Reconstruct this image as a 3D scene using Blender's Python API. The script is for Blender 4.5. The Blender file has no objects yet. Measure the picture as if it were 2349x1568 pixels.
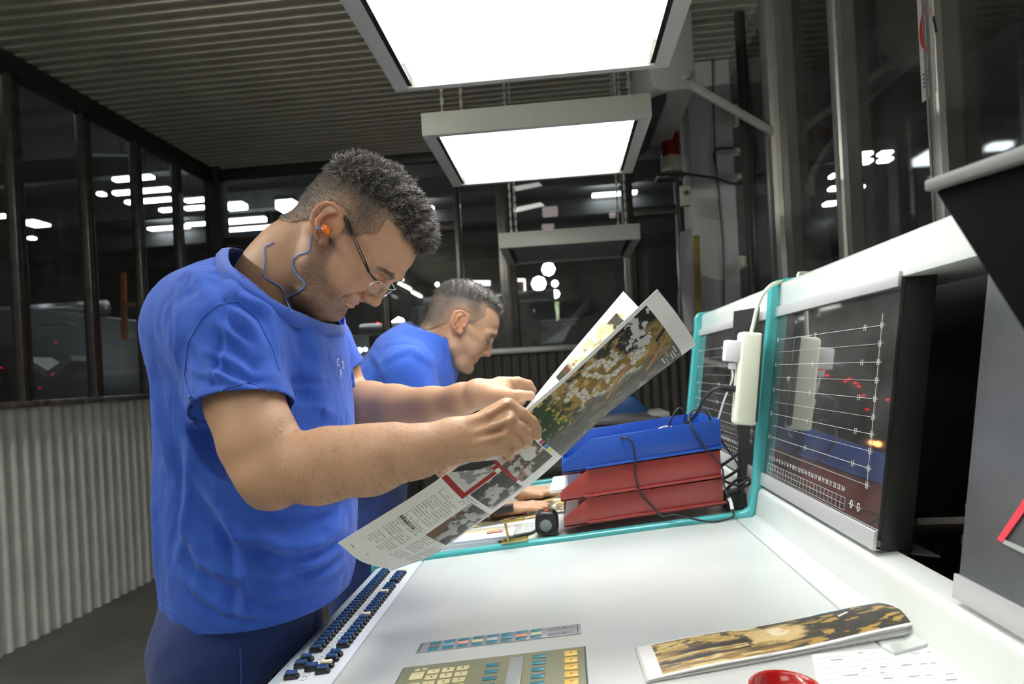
import bpy, bmesh, math, random
import numpy as np
from mathutils import Vector, Matrix
random.seed(7)
S = bpy.context.scene
COL = S.collection
# ------------------------------------------------------------ camera, world, exposure
YAW = math.atan(120.5 / 1400); ROLL = .052
cam = bpy.data.cameras.new('camera'); camo = bpy.data.objects.new('camera', cam); COL.objects.link(camo)
_r = Vector((math.cos(YAW), math.sin(YAW), 0)); _f = Vector((-math.sin(YAW), math.cos(YAW), 0)); _u = Vector((0, 0, 1))
_ix = _r * math.cos(ROLL) - _u * math.sin(ROLL); _iy = _r * math.sin(ROLL) + _u * math.cos(ROLL)
m = Matrix((_ix, _iy, -_f)).transposed().to_4x4(); m.translation = (0, 0, 1.32)
camo.matrix_world = m
cam.sensor_width = 36; cam.lens = 36 * 1400 / 2349; cam.shift_y = 70 / 2349
cam.clip_start = .05; cam.clip_end = 200
cam.dof.use_dof = True; cam.dof.focus_distance = 1.1; cam.dof.aperture_fstop = 4.5
S.camera = camo
W = bpy.data.worlds.new('world'); S.world = W; W.use_nodes = True
W.node_tree.nodes['Background'].inputs[0].default_value = (.55, .62, .7, 1)
W.node_tree.nodes['Background'].inputs[1].default_value = .05
S.view_settings.view_transform = 'Standard'; S.view_settings.look = 'None'
S.view_settings.exposure = 0; S.view_settings.gamma = 1; S.view_settings.use_curve_mapping = False
LAMP = 21.0          # radiance of the inspection-lamp diffusers
TUBE = 22.0           # factory hall tubes

# ------------------------------------------------------------ helpers
def at(px, py, y):
    """point on the plane Y=y seen at photo position (px, py)"""
    d = _ix * (px - 1174.5) + _iy * (-(py - 784) + 70) + _f * 1400
    d = d / d.y
    return Vector((0, 0, 1.32)) + d * y
def atx(px, py, x):
    d = _ix * (px - 1174.5) + _iy * (-(py - 784) + 70) + _f * 1400
    return Vector((0, 0, 1.32)) + d * (x / d.x)
def atz(px, py, z):
    d = _ix * (px - 1174.5) + _iy * (-(py - 784) + 70) + _f * 1400
    return Vector((0, 0, 1.32)) + d * ((z - 1.32) / d.z)

MATS = {}
def mat(name, col=(.5, .5, .5), rough=.5, metal=0, noise=0, nscale=20, bump=0, bscale=200, emit=None, estr=1, coat=0, attr=None, spec=.5, sss=0, sheen=0):
    if name in MATS: return MATS[name]
    M = bpy.data.materials.new(name); M.use_nodes = True; N = M.node_tree.nodes; L = M.node_tree.links
    b = N['Principled BSDF']
    b.inputs['Base Color'].default_value = (*col, 1); b.inputs['Roughness'].default_value = rough
    b.inputs['Metallic'].default_value = metal; b.inputs['Coat Weight'].default_value = coat
    b.inputs['Specular IOR Level'].default_value = spec
    if sheen: b.inputs['Sheen Weight'].default_value = sheen
    if sss:
        b.inputs['Subsurface Weight'].default_value = sss; b.inputs['Subsurface Radius'].default_value = (.012, .004, .002)
        b.inputs['Subsurface Scale'].default_value = 1
    src = None
    if attr:
        a = N.new('ShaderNodeAttribute'); a.attribute_name = attr; src = a.outputs['Color']
        L.new(src, b.inputs['Base Color'])
    if noise:
        t = N.new('ShaderNodeTexNoise'); t.inputs['Scale'].default_value = nscale; t.inputs['Detail'].default_value = 4
        tc = N.new('ShaderNodeTexCoord'); L.new(tc.outputs['Object'], t.inputs['Vector'])
        mr = N.new('ShaderNodeMapRange'); mr.inputs[1].default_value = .3; mr.inputs[2].default_value = .7
        mr.inputs[3].default_value = 1 - noise; mr.inputs[4].default_value = 1 + noise
        L.new(t.outputs['Fac'], mr.inputs[0])
        vm = N.new('ShaderNodeVectorMath'); vm.operation = 'SCALE'; L.new(mr.outputs[0], vm.inputs['Scale'])
        if src: L.new(src, vm.inputs[0])
        else: vm.inputs[0].default_value = col
        L.new(vm.outputs[0], b.inputs['Base Color'])
    if bump:
        t2 = N.new('ShaderNodeTexNoise'); t2.inputs['Scale'].default_value = bscale; t2.inputs['Detail'].default_value = 3
        tc2 = N.new('ShaderNodeTexCoord'); L.new(tc2.outputs['Object'], t2.inputs['Vector'])
        bp = N.new('ShaderNodeBump'); bp.inputs['Strength'].default_value = bump; bp.inputs['Distance'].default_value = .002
        L.new(t2.outputs['Fac'], bp.inputs['Height']); L.new(bp.outputs['Normal'], b.inputs['Normal'])
    if emit:
        b.inputs['Emission Color'].default_value = (*emit, 1); b.inputs['Emission Strength'].default_value = estr
    MATS[name] = M
    return M
def louvred(m, base=1.2, p=1.3):
    """emission of a louvred fitting: strongest straight down, falling off sideways"""
    N = m.node_tree.nodes; L = m.node_tree.links; b = N['Principled BSDF']; s_ = b.inputs['Emission Strength'].default_value
    g = N.new('ShaderNodeNewGeometry'); d = N.new('ShaderNodeVectorMath'); d.operation = 'DOT_PRODUCT'; L.new(g.outputs['Incoming'], d.inputs[0]); L.new(g.outputs['Normal'], d.inputs[1])
    a = N.new('ShaderNodeMath'); a.operation = 'ABSOLUTE'; L.new(d.outputs['Value'], a.inputs[0]); w = N.new('ShaderNodeMath'); w.operation = 'POWER'; L.new(a.outputs[0], w.inputs[0]); w.inputs[1].default_value = p
    q = N.new('ShaderNodeMath'); q.operation = 'MULTIPLY_ADD'; L.new(w.outputs[0], q.inputs[0]); q.inputs[1].default_value = s_; q.inputs[2].default_value = base; L.new(q.outputs[0], b.inputs['Emission Strength'])
    return m
def glassmat(name, tint=(.8, .82, .84), rough=.02, ior=1.5, dirt=.06):
    if name in MATS: return MATS[name]
    M = bpy.data.materials.new(name); M.use_nodes = True; N = M.node_tree.nodes; L = M.node_tree.links
    N.remove(N['Principled BSDF']); out = N['Material Output']
    tr = N.new('ShaderNodeBsdfTransparent'); tr.inputs[0].default_value = (*tint, 1)
    gl = N.new('ShaderNodeBsdfGlossy'); gl.inputs['Roughness'].default_value = rough
    fr = N.new('ShaderNodeFresnel'); geo = N.new('ShaderNodeNewGeometry'); mi = N.new('ShaderNodeMapRange')
    mi.inputs[3].default_value = ior; mi.inputs[4].default_value = 1 / ior; L.new(geo.outputs['Backfacing'], mi.inputs[0]); L.new(mi.outputs[0], fr.inputs['IOR'])
    mx = N.new('ShaderNodeMixShader'); L.new(fr.outputs[0], mx.inputs[0]); L.new(tr.outputs[0], mx.inputs[1]); L.new(gl.outputs[0], mx.inputs[2])
    df = N.new('ShaderNodeBsdfDiffuse'); df.inputs[0].default_value = (.35, .35, .33, 1)
    nt = N.new('ShaderNodeTexNoise'); nt.inputs['Scale'].default_value = 3; nt.inputs['Detail'].default_value = 6
    tc = N.new('ShaderNodeTexCoord'); L.new(tc.outputs['Object'], nt.inputs['Vector'])
    mr = N.new('ShaderNodeMapRange'); mr.inputs[1].default_value = .35; mr.inputs[2].default_value = .75; mr.inputs[3].default_value = dirt * .3; mr.inputs[4].default_value = dirt * 1.8
    L.new(nt.outputs['Fac'], mr.inputs[0])
    m2 = N.new('ShaderNodeMixShader'); L.new(mr.outputs[0], m2.inputs[0]); L.new(mx.outputs[0], m2.inputs[1]); L.new(df.outputs[0], m2.inputs[2])
    L.new(m2.outputs[0], out.inputs['Surface'])
    MATS[name] = M
    return M

class MB:
    def __init__(s): s.v = []; s.f = []; s.mi = []; s.cur = 0
    def add(s, vs, fs):
        o = len(s.v); s.v += [tuple(v) for v in vs]; s.f += [tuple(i + o for i in f) for f in fs]; s.mi += [s.cur] * len(fs); return s
    def box(s, c, d, rot=None):
        vs = []
        for x in (-.5, .5):
            for y in (-.5, .5):
                for z in (-.5, .5):
                    p = Vector((x * d[0], y * d[1], z * d[2]))
                    if rot is not None: p = rot @ p
                    vs.append(p + Vector(c))
        return s.add(vs, [(0, 1, 3, 2), (4, 6, 7, 5), (0, 4, 5, 1), (2, 3, 7, 6), (0, 2, 6, 4), (1, 5, 7, 3)])
    def bar(s, p0, p1, w, h, up=(0, 0, 1)):
        """box from p0 to p1, w wide (sideways), h thick (along up)"""
        p0 = Vector(p0); p1 = Vector(p1); a = (p1 - p0); L = a.length; a.normalize(); u = Vector(up)
        sd = a.cross(u).normalized(); u = sd.cross(a).normalized()
        R = Matrix((a, sd, u)).transposed()
        return s.box((p0 + p1) / 2, (L, w, h), R)
    def cyl(s, p0, p1, r0, r1=None, n=16, caps=True):
        r1 = r0 if r1 is None else r1
        p0 = Vector(p0); p1 = Vector(p1); a = (p1 - p0).normalized()
        t = Vector((0, 0, 1)) if abs(a.z) < .9 else Vector((1, 0, 0)); x = a.cross(t).normalized(); y = a.cross(x)
        vs = []
        for p, r in ((p0, r0), (p1, r1)):
            for i in range(n): q = 2 * math.pi * i / n; vs.append(p + x * r * math.cos(q) + y * r * math.sin(q))
        fs = [(i, (i + 1) % n, n + (i + 1) % n, n + i) for i in range(n)]
        if caps: fs += [tuple(range(n))[::-1], tuple(range(n, 2 * n))]
        return s.add(vs, fs)
    def tube(s, pts, r, n=8, sub=4):
        pts = smooth(pts, sub); rr = r if hasattr(r, '__len__') else [r] * len(pts)
        if len(rr) != len(pts): rr = list(np.interp(np.linspace(0, 1, len(pts)), np.linspace(0, 1, len(rr)), rr))
        vs = []; up = None
        for i, p in enumerate(pts):
            a = (pts[min(i + 1, len(pts) - 1)] - pts[max(i - 1, 0)]).normalized()
            if up is None:
                t = Vector((0, 0, 1)) if abs(a.z) < .9 else Vector((1, 0, 0)); up = a.cross(t).normalized()
            up = (up - a * up.dot(a)).normalized(); y = a.cross(up)
            for k in range(n): q = 2 * math.pi * k / n; vs.append(p + (up * math.cos(q) + y * math.sin(q)) * rr[i])
        fs = []
        for i in range(len(pts) - 1):
            for k in range(n): fs.append((i * n + k, i * n + (k + 1) % n, (i + 1) * n + (k + 1) % n, (i + 1) * n + k))
        fs += [tuple(range(n))[::-1], tuple(range(len(vs) - n, len(vs)))]
        return s.add(vs, fs)
    def prism(s, poly, a, b, axis='y'):
        """polygon in the plane normal to axis, swept from a to b"""
        n = len(poly); P = {'y': lambda p, t: (p[0], t, p[1]), 'x': lambda p, t: (t, p[0], p[1]), 'z': lambda p, t: (p[0], p[1], t)}[axis]
        vs = [P(p, a) for p in poly] + [P(p, b) for p in poly]
        return s.add(vs, [tuple(range(n)), tuple(range(2 * n - 1, n - 1, -1))] + [(i, n + i, n + (i + 1) % n, (i + 1) % n) for i in range(n)])
    def lathe(s, c, prof, n=24):
        vs = []
        for r, z in prof:
            for i in range(n): q = 2 * math.pi * i / n; vs.append((c[0] + r * math.cos(q), c[1] + r * math.sin(q), c[2] + z))
        fs = []
        for j in range(len(prof) - 1):
            for i in range(n): fs.append((j * n + i, j * n + (i + 1) % n, (j + 1) * n + (i + 1) % n, (j + 1) * n + i))
        return s.add(vs, fs)
    def build(s, name, ms, parent=None, bev=0, smooth=False, seg=2, solid=0):
        me = bpy.data.meshes.new(name); me.from_pydata(s.v, [], s.f); me.update()
        bm = bmesh.new(); bm.from_mesh(me); bmesh.ops.recalc_face_normals(bm, faces=bm.faces)
        if bev: bmesh.ops.bevel(bm, geom=[e for e in bm.edges if e.is_manifold and e.calc_face_angle(0) > .35], offset=bev, segments=seg, profile=.5, affect='EDGES', clamp_overlap=True)
        bm.to_mesh(me); bm.free()
        ms = ms if isinstance(ms, (list, tuple)) else [ms]
        for q in ms: me.materials.append(q)
        if len(ms) > 1 and not bev:
            for p, i in zip(me.polygons, s.mi): p.material_index = i
        o = bpy.data.objects.new(name, me); COL.objects.link(o)
        if parent: par(o, parent)
        if smooth or bev:
            for p in me.polygons: p.use_smooth = True
            if not smooth or bev: me.set_sharp_from_angle(angle=.6)
        if solid: mo = o.modifiers.new('s', 'SOLIDIFY'); mo.thickness = solid
        return o
def smooth(pts, sub):
    P = [Vector(p) for p in pts]
    if sub <= 1 or len(P) < 3: return P
    out = []
    for i in range(len(P) - 1):
        p0 = P[max(i - 1, 0)]; p1 = P[i]; p2 = P[i + 1]; p3 = P[min(i + 2, len(P) - 1)]
        for k in range(sub):
            t = k / sub
            out.append(.5 * ((2 * p1) + (p2 - p0) * t + (2 * p0 - 5 * p1 + 4 * p2 - p3) * t * t + (3 * p1 - p0 - 3 * p2 + p3) * t ** 3))
    out.append(P[-1]); return out
def par(o, p):
    o.parent = p; o.matrix_parent_inverse = Matrix.Translation(-wloc(p))
def wloc(o):
    v = Vector(o.location); 
    while o.parent: v += o.matrix_parent_inverse.translation; o = o.parent; v += Vector(o.location)
    return v
def tag(o, label=None, cat=None, group=None, kind=None):
    if label: o['label'] = label
    if cat: o['category'] = cat
    if group: o['group'] = group
    if kind: o['kind'] = kind
    return o
def thing(name, label, cat, loc=(0, 0, 0), group=None):
    o = bpy.data.objects.new(name, None); COL.objects.link(o); o.location = loc; o.empty_display_size = .1
    return tag(o, label, cat, group)
def struct(name, mb, m, **k): return tag(mb.build(name, m, **k), kind='structure')
def dup(root, off):
    def cp(o, parent):
        c = o.copy(); COL.objects.link(c)
        if parent is not None: c.parent = parent
        for ch in o.children: cp(ch, c)
        return c
    r = cp(root, None); r.location = Vector(root.location) + Vector(off); return r
def arr(name, V, F, m, parent=None, col=None, smooth=True):
    """mesh from numpy arrays, optional per-vertex colour"""
    me = bpy.data.meshes.new(name); V = np.asarray(V, np.float32); F = np.asarray(F, np.int32)
    me.vertices.add(len(V)); me.vertices.foreach_set('co', V.ravel())
    k = F.shape[1]; me.loops.add(F.size); me.loops.foreach_set('vertex_index', F.ravel())
    me.polygons.add(len(F)); me.polygons.foreach_set('loop_start', np.arange(0, F.size, k, dtype=np.int32))
    me.update(calc_edges=True)
    if smooth: me.polygons.foreach_set('use_smooth', np.ones(len(F), bool))
    if col is not None:
        a = me.color_attributes.new('Col', 'FLOAT_COLOR', 'POINT'); c = np.ones((len(V), 4), np.float32); c[:, :3] = col
        a.data.foreach_set('color', c.ravel())
    me.materials.append(m); o = bpy.data.objects.new(name, me); COL.objects.link(o)
    if parent: par(o, parent)
    return o
def vnoise(x, y, seed=0):
    xi = np.floor(x).astype(np.int64); yi = np.floor(y).astype(np.int64); fx = x - xi; fy = y - yi
    def h(a, b):
        n = (a * 374761393 + b * 668265263 + seed * 1442695041) & 0xffffffff
        n = ((n ^ (n >> 13)) * 1274126177) & 0xffffffff
        return ((n ^ (n >> 16)) & 0xffff) / 65535.
    fx = fx * fx * (3 - 2 * fx); fy = fy * fy * (3 - 2 * fy)
    return (h(xi, yi) * (1 - fx) + h(xi + 1, yi) * fx) * (1 - fy) + (h(xi, yi + 1) * (1 - fx) + h(xi + 1, yi + 1) * fx) * fy
def fbm(x, y, seed=0, o=4):
    s = 0; a = .5; t = 0
    for i in range(o): s = s + a * vnoise(x * 2 ** i, y * 2 ** i, seed + i); t += a; a *= .55
    return s / t
def textmesh(txt, size, mtx, m, parent, name='lettering', ext=.0002, bold=0):
    cu = bpy.data.curves.new(name, 'FONT'); cu.body = txt; cu.size = size; cu.extrude = ext; cu.offset = bold; cu.resolution_u = 3
    cu.align_x = 'CENTER'; cu.align_y = 'CENTER'
    o = bpy.data.objects.new(name, cu); COL.objects.link(o)
    me = bpy.data.meshes.new_from_object(o); bpy.data.objects.remove(o); bpy.data.curves.remove(cu)
    me.transform(mtx); me.materials.append(m); o = bpy.data.objects.new(name, me); COL.objects.link(o)
    if parent: par(o, parent)
    return o
def frame_m(o, x, y):
    x = Vector(x).normalized(); y = Vector(y); z = x.cross(y).normalized(); y = z.cross(x)
    M = Matrix((x, y, z)).transposed().to_4x4(); M.translation = Vector(o); return M

# ------------------------------------------------------------ materials
white_metal = mat('white_metal', (.70, .74, .72), .22, noise=.03, nscale=9, coat=.3)
desk_metal = mat('desk_metal', (.70, .73, .72), .26, .12, noise=.03, nscale=6)
grey_paint = mat('grey_paint', (.32, .33, .31), .45, noise=.06, nscale=8)
lamp_paint = mat('lamp_paint', (.42, .43, .39), .4, noise=.03, nscale=5)
alu = mat('brushed_aluminium', (.62, .63, .64), .3, .85, bump=.1, bscale=400)
dark_alu = mat('dark_aluminium', (.16, .155, .145), .32, .75, noise=.2, nscale=14)
ceil_m = mat('ceiling_sheet', (.42, .405, .33), .5, .1, noise=.08, nscale=4)
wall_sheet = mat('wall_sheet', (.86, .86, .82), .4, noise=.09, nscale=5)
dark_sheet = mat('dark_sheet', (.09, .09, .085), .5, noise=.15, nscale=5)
teal = mat('teal_plastic', (.06, .38, .39), .28, noise=.05, nscale=12, coat=.4)
black = mat('black_plastic', (.012, .012, .013), .4, bump=.1)
blackm = mat('black_metal', (.016, .016, .017), .5, noise=.2, nscale=10)
rubber = mat('black_rubber', (.018, .018, .02), .55)
hall_floor = mat('hall_floor', (.10, .10, .095), .5, noise=.3, nscale=1)
floor_m = mat('room_floor', (.10, .098, .09), .55, noise=.25, nscale=3, bump=.15, bscale=60)
machine = mat('press_grey', (.16, .165, .17), .4, .2, noise=.15, nscale=2)
orange = mat('orange_paint', (.75, .24, .03), .45, noise=.15, nscale=9)
pane_m = glassmat('window_glass', dirt=.09)
# ============================================================ ROOM
XL, XR, YB, YF, ZC = -2.95, 1.10, 5.08, -2.2, 3.2
fl = MB(); fl.box(((XL + XR) / 2, (YB + YF) / 2, -.05), (XR - XL + .3, YB - YF + .3, .1)); struct('floor', fl, floor_m)
# corrugated ceiling: ribs run across the room
V = []; n = 0; pitch = .076; y = YF; k = 0
prof = [(0, 0), (.30, 0), (.42, .016), (.88, .016)]
while y < YB + .02:
    for a, d in prof:
        V += [(XL - .1, y + a * pitch, ZC + d), (XR + .1, y + a * pitch, ZC + d)]
    y += pitch
mb = MB(); mb.add(V, [(2 * i, 2 * i + 1, 2 * i + 3, 2 * i + 2) for i in range(len(V) // 2 - 1)]); struct('ceiling', mb, ceil_m)
def corrugated(x0, y0, x1, y1, z0, z1, m, name, amp=.011, pitch=.076, parent=None):
    L = math.hypot(x1 - x0, y1 - y0); ux, uy = (x1 - x0) / L, (y1 - y0) / L; V = []; k = int(L / pitch * 8)
    for i in range(k + 1):
        t = L * i / k; w = amp * math.sin(2 * math.pi * t / pitch); w = max(-.7 * amp, min(.7 * amp, w))
        px, py = x0 + ux * t - uy * w, y0 + uy * t + ux * w
        V += [(px, py, z0), (px, py, z1)]
    mb = MB(); mb.add(V, [(2 * i, 2 * i + 2, 2 * i + 3, 2 * i + 1) for i in range(k)])
    return struct(name, mb, m, smooth=True)
corrugated(XL, YF, XL, YB, 0, 1.27, wall_sheet, 'wall_left')
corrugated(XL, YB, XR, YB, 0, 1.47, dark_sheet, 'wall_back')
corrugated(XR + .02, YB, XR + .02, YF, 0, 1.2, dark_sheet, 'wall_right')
corrugated(XL, YF, XR, YF, 0, ZC, wall_sheet, 'wall_front')
T = [0]
def trim(mb, m=dark_alu, bev=.004, **k):
    T[0] += 1; return struct('trim_%d' % T[0], mb, m, bev=bev, **k)
# left wall: sill, head rail, twin mullions, panes
mb = MB(); mb.box((XL, (YF + YB) / 2, 1.285), (.10, YB - YF, .035)); trim(mb, mat('sill_metal', (.3, .3, .29), .3, .6, noise=.6, nscale=25))
mb = MB(); mb.box((XL, (YF + YB) / 2, ZC - .055), (.08, YB - YF, .11)); trim(mb, mat('dark_rail', (.03, .03, .028), .5))
LM = [.81, 1.27, 1.73, 2.19, 2.65, 3.11, 3.62, 4.09, 4.55]
for yy in LM:
    mb = MB(); mb.box((XL, yy - .021, 2.2), (.06, .032, 1.8)); mb.box((XL - .004, yy + .021, 2.2), (.05, .034, 1.8)); mb.box((XL - .012, yy, 2.2), (.03, .012, 1.8)); trim(mb)
mb = MB(); mb.box((XL + .02, YB - .02, 2.3), (.14, .14, 1.9)); trim(mb, mat('dark_rail', ()))
edges = [YF] + LM + [YB]; WN = [0]
def window(mb, m=pane_m):
    WN[0] += 1; return struct('window_%d' % WN[0], mb, m)
for a, b in zip(edges[:-1], edges[1:]):
    mb = MB(); mb.box((XL - .01, (a + b) / 2, 2.2), (.005, b - a - .05, 1.79)); window(mb)
# back wall: sill rail, head rail, mullions, transoms, panes
mb = MB(); mb.box(((XL + XR) / 2, YB, 1.50), (XR - XL, .10, .05)); trim(mb, alu)
mb = MB(); mb.box(((XL + XR) / 2, YB, ZC - .04), (XR - XL, .08, .08)); trim(mb, mat('dark_rail', ()))
BM = [at(px, 500, YB).x for px in (875, 1050, 1160, 1440, 1560)]
for i, xx in enumerate(BM):
    w = (.07, .05, .14, .09, .07)[i]
    mb = MB(); mb.box((xx, YB, 2.33), (w, .07, 1.62)); mb.box((xx, YB - .03, 2.33), (w * .45, .03, 1.62)); trim(mb)
be = [XL] + BM + [XR]
for i, (a, b) in enumerate(zip(be[:-1], be[1:])):
    zt = at(620, 548, YB).z
    mb = MB(); mb.box(((a + b) / 2, YB + .01, (1.52 + zt) / 2), (b - a - .05, .005, zt - 1.53)); window(mb)
    mb = MB(); mb.box(((a + b) / 2, YB + .01, (3.13 + zt) / 2), (b - a - .05, .005, 3.12 - zt)); window(mb)
    if i in (0, 1, 4):
        mb = MB(); mb.box(((a + b) / 2, YB, zt), (b - a - .03, .06, .07)); trim(mb)
# right glass wall
mb = MB(); mb.box((XR, (YF + YB) / 2, 1.22), (.08, YB - YF, .05)); trim(mb, alu)
for (y0, y1) in ((3.13, 2.90), (2.445, 2.335), (1.85, 1.765), (1.25, 1.19), (.6, .54)):
    c = (y0 + y1) / 2; w = y0 - y1; mb = MB()
    mb.cyl((XR - .005, c + w * .18, 1.2), (XR - .005, c + w * .18, ZC), w * .30, n=20)
    mb.box((XR, c - w * .30, 2.2), (.05, w * .34, 2.0)); mb.box((XR - .012, c + w * .44, 2.2), (.03, w * .12, 2.0)); trim(mb, mat('post_alu', (.27, .265, .25), .32, .6, noise=.1, nscale=10), bev=0, smooth=False)
re_ = [YB, 3.0, 2.39, 1.8, 1.22, .57, YF]
rg = glassmat('side_glass', (.75, .77, .78), .03, 1.55, .05)
for a, b in zip(re_[:-1], re_[1:]):
    mb = MB(); mb.box((XR + .02, (a + b) / 2, 2.22), (.005, a - b - .05, 1.95)); window(mb, rg)
# grey painted steel column with a cable clipped to it
mb = MB(); mb.box((.985, 4.04, ZC / 2), (.27, .27, ZC)); c_ = trim(mb, mat('column_paint', (.48, .50, .49), .5, noise=.08, nscale=6), bev=.01)
# ---- things on the right: conduit arm, cooling unit, beacon, switch, papers
t = thing('cooling_unit', 'grey box-shaped cooling unit high beside the steel column, behind the near lamp', 'air unit', (.62, 3.2, 2.64))
mb = MB(); mb.prism([(.48, 2.72), (.50, 2.66), (.56, 2.635), (.70, 2.635), (.70, 3.02), (.48, 3.02)], 3.0, 3.75); mb.build('housing', mat('unit_grey', (.34, .35, .33), .5), t, bev=.012)
mb = MB(); mb.cyl((.655, 2.985, 2.70), (.655, 3.0, 2.70), .022); mb.build('end_knob', grey_paint, t, bev=.003)
mb = MB(); mb.prism([(.42, 2.50), (.56, 2.60), (.56, 2.635), (.42, 2.6)], 3.02, 3.7); mb.build('air_flap', black, t)
a0 = at(1585, 195, 3.0); a1 = atx(1783, 309, XR - .03)
mb = MB(); mb.bar(a0, a1, .03, .035); o = mb.build('conduit', mat('unit_grey', ()), bev=.008); tag(o, 'slim grey conduit slanting down from the cooling unit to the glass wall', 'conduit')
b0 = at(1540, 392, 3.7)
t = thing('warning_beacon', 'dark red warning beacon on a cream base beside the steel column', 'beacon', b0)
mb = MB(); mb.lathe(b0, [(0, 0), (.058, 0), (.06, .02), (.06, .075), (.05, .085)], 24); mb.build('base', mat('cream_plastic', (.42, .42, .33), .4), t, smooth=True)
mb = MB(); mb.lathe(b0, [(.054, .08), (.056, .10), (.056, .20), (.05, .225), (.03, .235), (0, .235)], 24); mb.build('lens', mat('beacon_red', (.16, .006, .01), .2, coat=.5), t, smooth=True)
mb = MB(); mb.box(b0 + Vector((.0, .06, -.02)), (.16, .1, .03)); mb.build('bracket', dark_alu, t, bev=.004)
s0 = at(1572, 450, 3.7)
t = thing('switch_box', 'small cream switch box below the red beacon', 'switch', s0)
mb = MB(); mb.box(s0, (.06, .04, .12)); mb.build('case', mat('cream_plastic', ()), t, bev=.006)
mb = MB(); mb.cyl(s0 + Vector((0, -.02, .015)), s0 + Vector((0, -.032, .015)), .014); mb.build('button', dark_alu, t, bev=.002)
t = thing('wall_cable', 'black cable looping from the beacon across the steel column', 'cable', at(1540, 395, 3.7))
mb = MB(); mb.tube([at(1420, 430, 3.72), at(1500, 400, 3.7), at(1560, 398, 3.68), at(1640, 408, 3.84), at(1690, 420, 3.84), at(1745, 380, 3.7), at(1780, 330, 3.4)], .008); mb.build('cord', rubber, t, smooth=True); mb = MB(); mb.tube([at(1645, 395, 3.88), at(1640, 345, 3.88), at(1692, 340, 3.88)], .006); mb.build('cord', rubber, t, smooth=True); mb = MB(); mb.tube([at(1632, 60, 3.89), at(1640, 340, 3.89), at(1658, 560, 3.89), at(1660, 700, 3.89)], .004)
mb.build('cord', rubber, t, smooth=True)
p = [at(1562, 532, 3.6), at(1586, 522, 3.65), at(1592, 620, 3.65), at(1586, 690, 3.62), at(1590, 760, 3.6), at(1572, 762, 3.6), at(1560, 640, 3.6)]
mb = MB(); mb.add(p, [tuple(range(7))]); o = mb.build('paper_sheet', mat('old_paper', (.42, .42, .43), .7), solid=.004); tag(o, 'torn pale paper sheets pinned next to the column', 'paper')
mb = MB(); mb.bar(at(1597, 540, 3.66), at(1604, 770, 3.66), .035, .02, (0, 1, 0)); o = mb.build('wooden_batten', mat('batten', (.22, .16, .04), .6, noise=.2), bev=.003); tag(o, 'narrow ochre wooden batten standing upright against the column', 'wood')
for i, (px, py) in enumerate(((1692, 262), (1694, 345), (1697, 405), (1706, 600))):
    c = at(px, py, 3.82); mb = MB(); mb.box(c, (.035, .03, (.12, .03, .03, .06)[i])); mb.box(c + Vector((0, .02, 0)), (.05, .01, (.14, .05, .05, .08)[i]))
    o = mb.build('cable_clip', mat('clip_white', (.55, .53, .42), .5), bev=.002)
    tag(o, ('long pale clip near the top of the column edge', 'small pale clip on the column edge beside the conduit', 'small pale clip on the column edge under the other clips', 'pale tag low on the column edge')[i], 'clip', 'clips on the column edge')
mb = MB(); mb.cyl((1.045, 3.42, 0), (1.045, 3.42, ZC), .028)
o = mb.build('drain_pipe', mat('pipe_dark', (.05, .05, .048), .5), smooth=True); tag(o, 'dark vertical pipe between the steel column and the glass wall', 'pipe')
# no smoking sign tucked behind the post
ys0, ys1 = 1.806, 1.872; t = thing('warning_sign', 'white no-smoking notice with red circle tucked behind a wall post', 'sign', (1.07, 1.82, 2.05))
mb = MB(); mb.box((1.075, (ys0 + ys1) / 2, 2.26), (.002, ys1 - ys0, .44)); mb.build('card', mat('sign_white', (.42, .42, .43), .4), t)
def ringpoly(cy, cz, r0, r1, x, a0, a1, n=30):
    vs = []; fs = []
    for i in range(n + 1):
        q = a0 + (a1 - a0) * i / n
        for r in (r0, r1): vs.append((x, cy + r * math.cos(q), cz + r * math.sin(q)))
    return vs, [(2 * i, 2 * i + 1, 2 * i + 3, 2 * i + 2) for i in range(n)]
mb = MB(); mb.add(*ringpoly(1.775, 2.235, .078, .092, 1.0735, -1.17, 1.17)); mb.add([(1.0735, 1.807, 2.262), (1.0735, 1.807, 2.276), (1.0735, 1.834, 2.302), (1.0735, 1.840, 2.292)], [(0, 1, 2, 3)])
mb.build('red_circle', mat('sign_red', (.45, .02, .02), .4), t)
mb = MB(); mb.bar((1.0735, 1.79, 2.20), (1.0735, 1.80, 2.25), .0005, .008, (0, 1, 0)); [mb.box((1.0735, 1.838, 2.115 - .012 * k), (.0005, .05, .004)) for k in range(4)]; mb.build('cigarette_mark', black, t)['kind'] = 'stuff'

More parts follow.
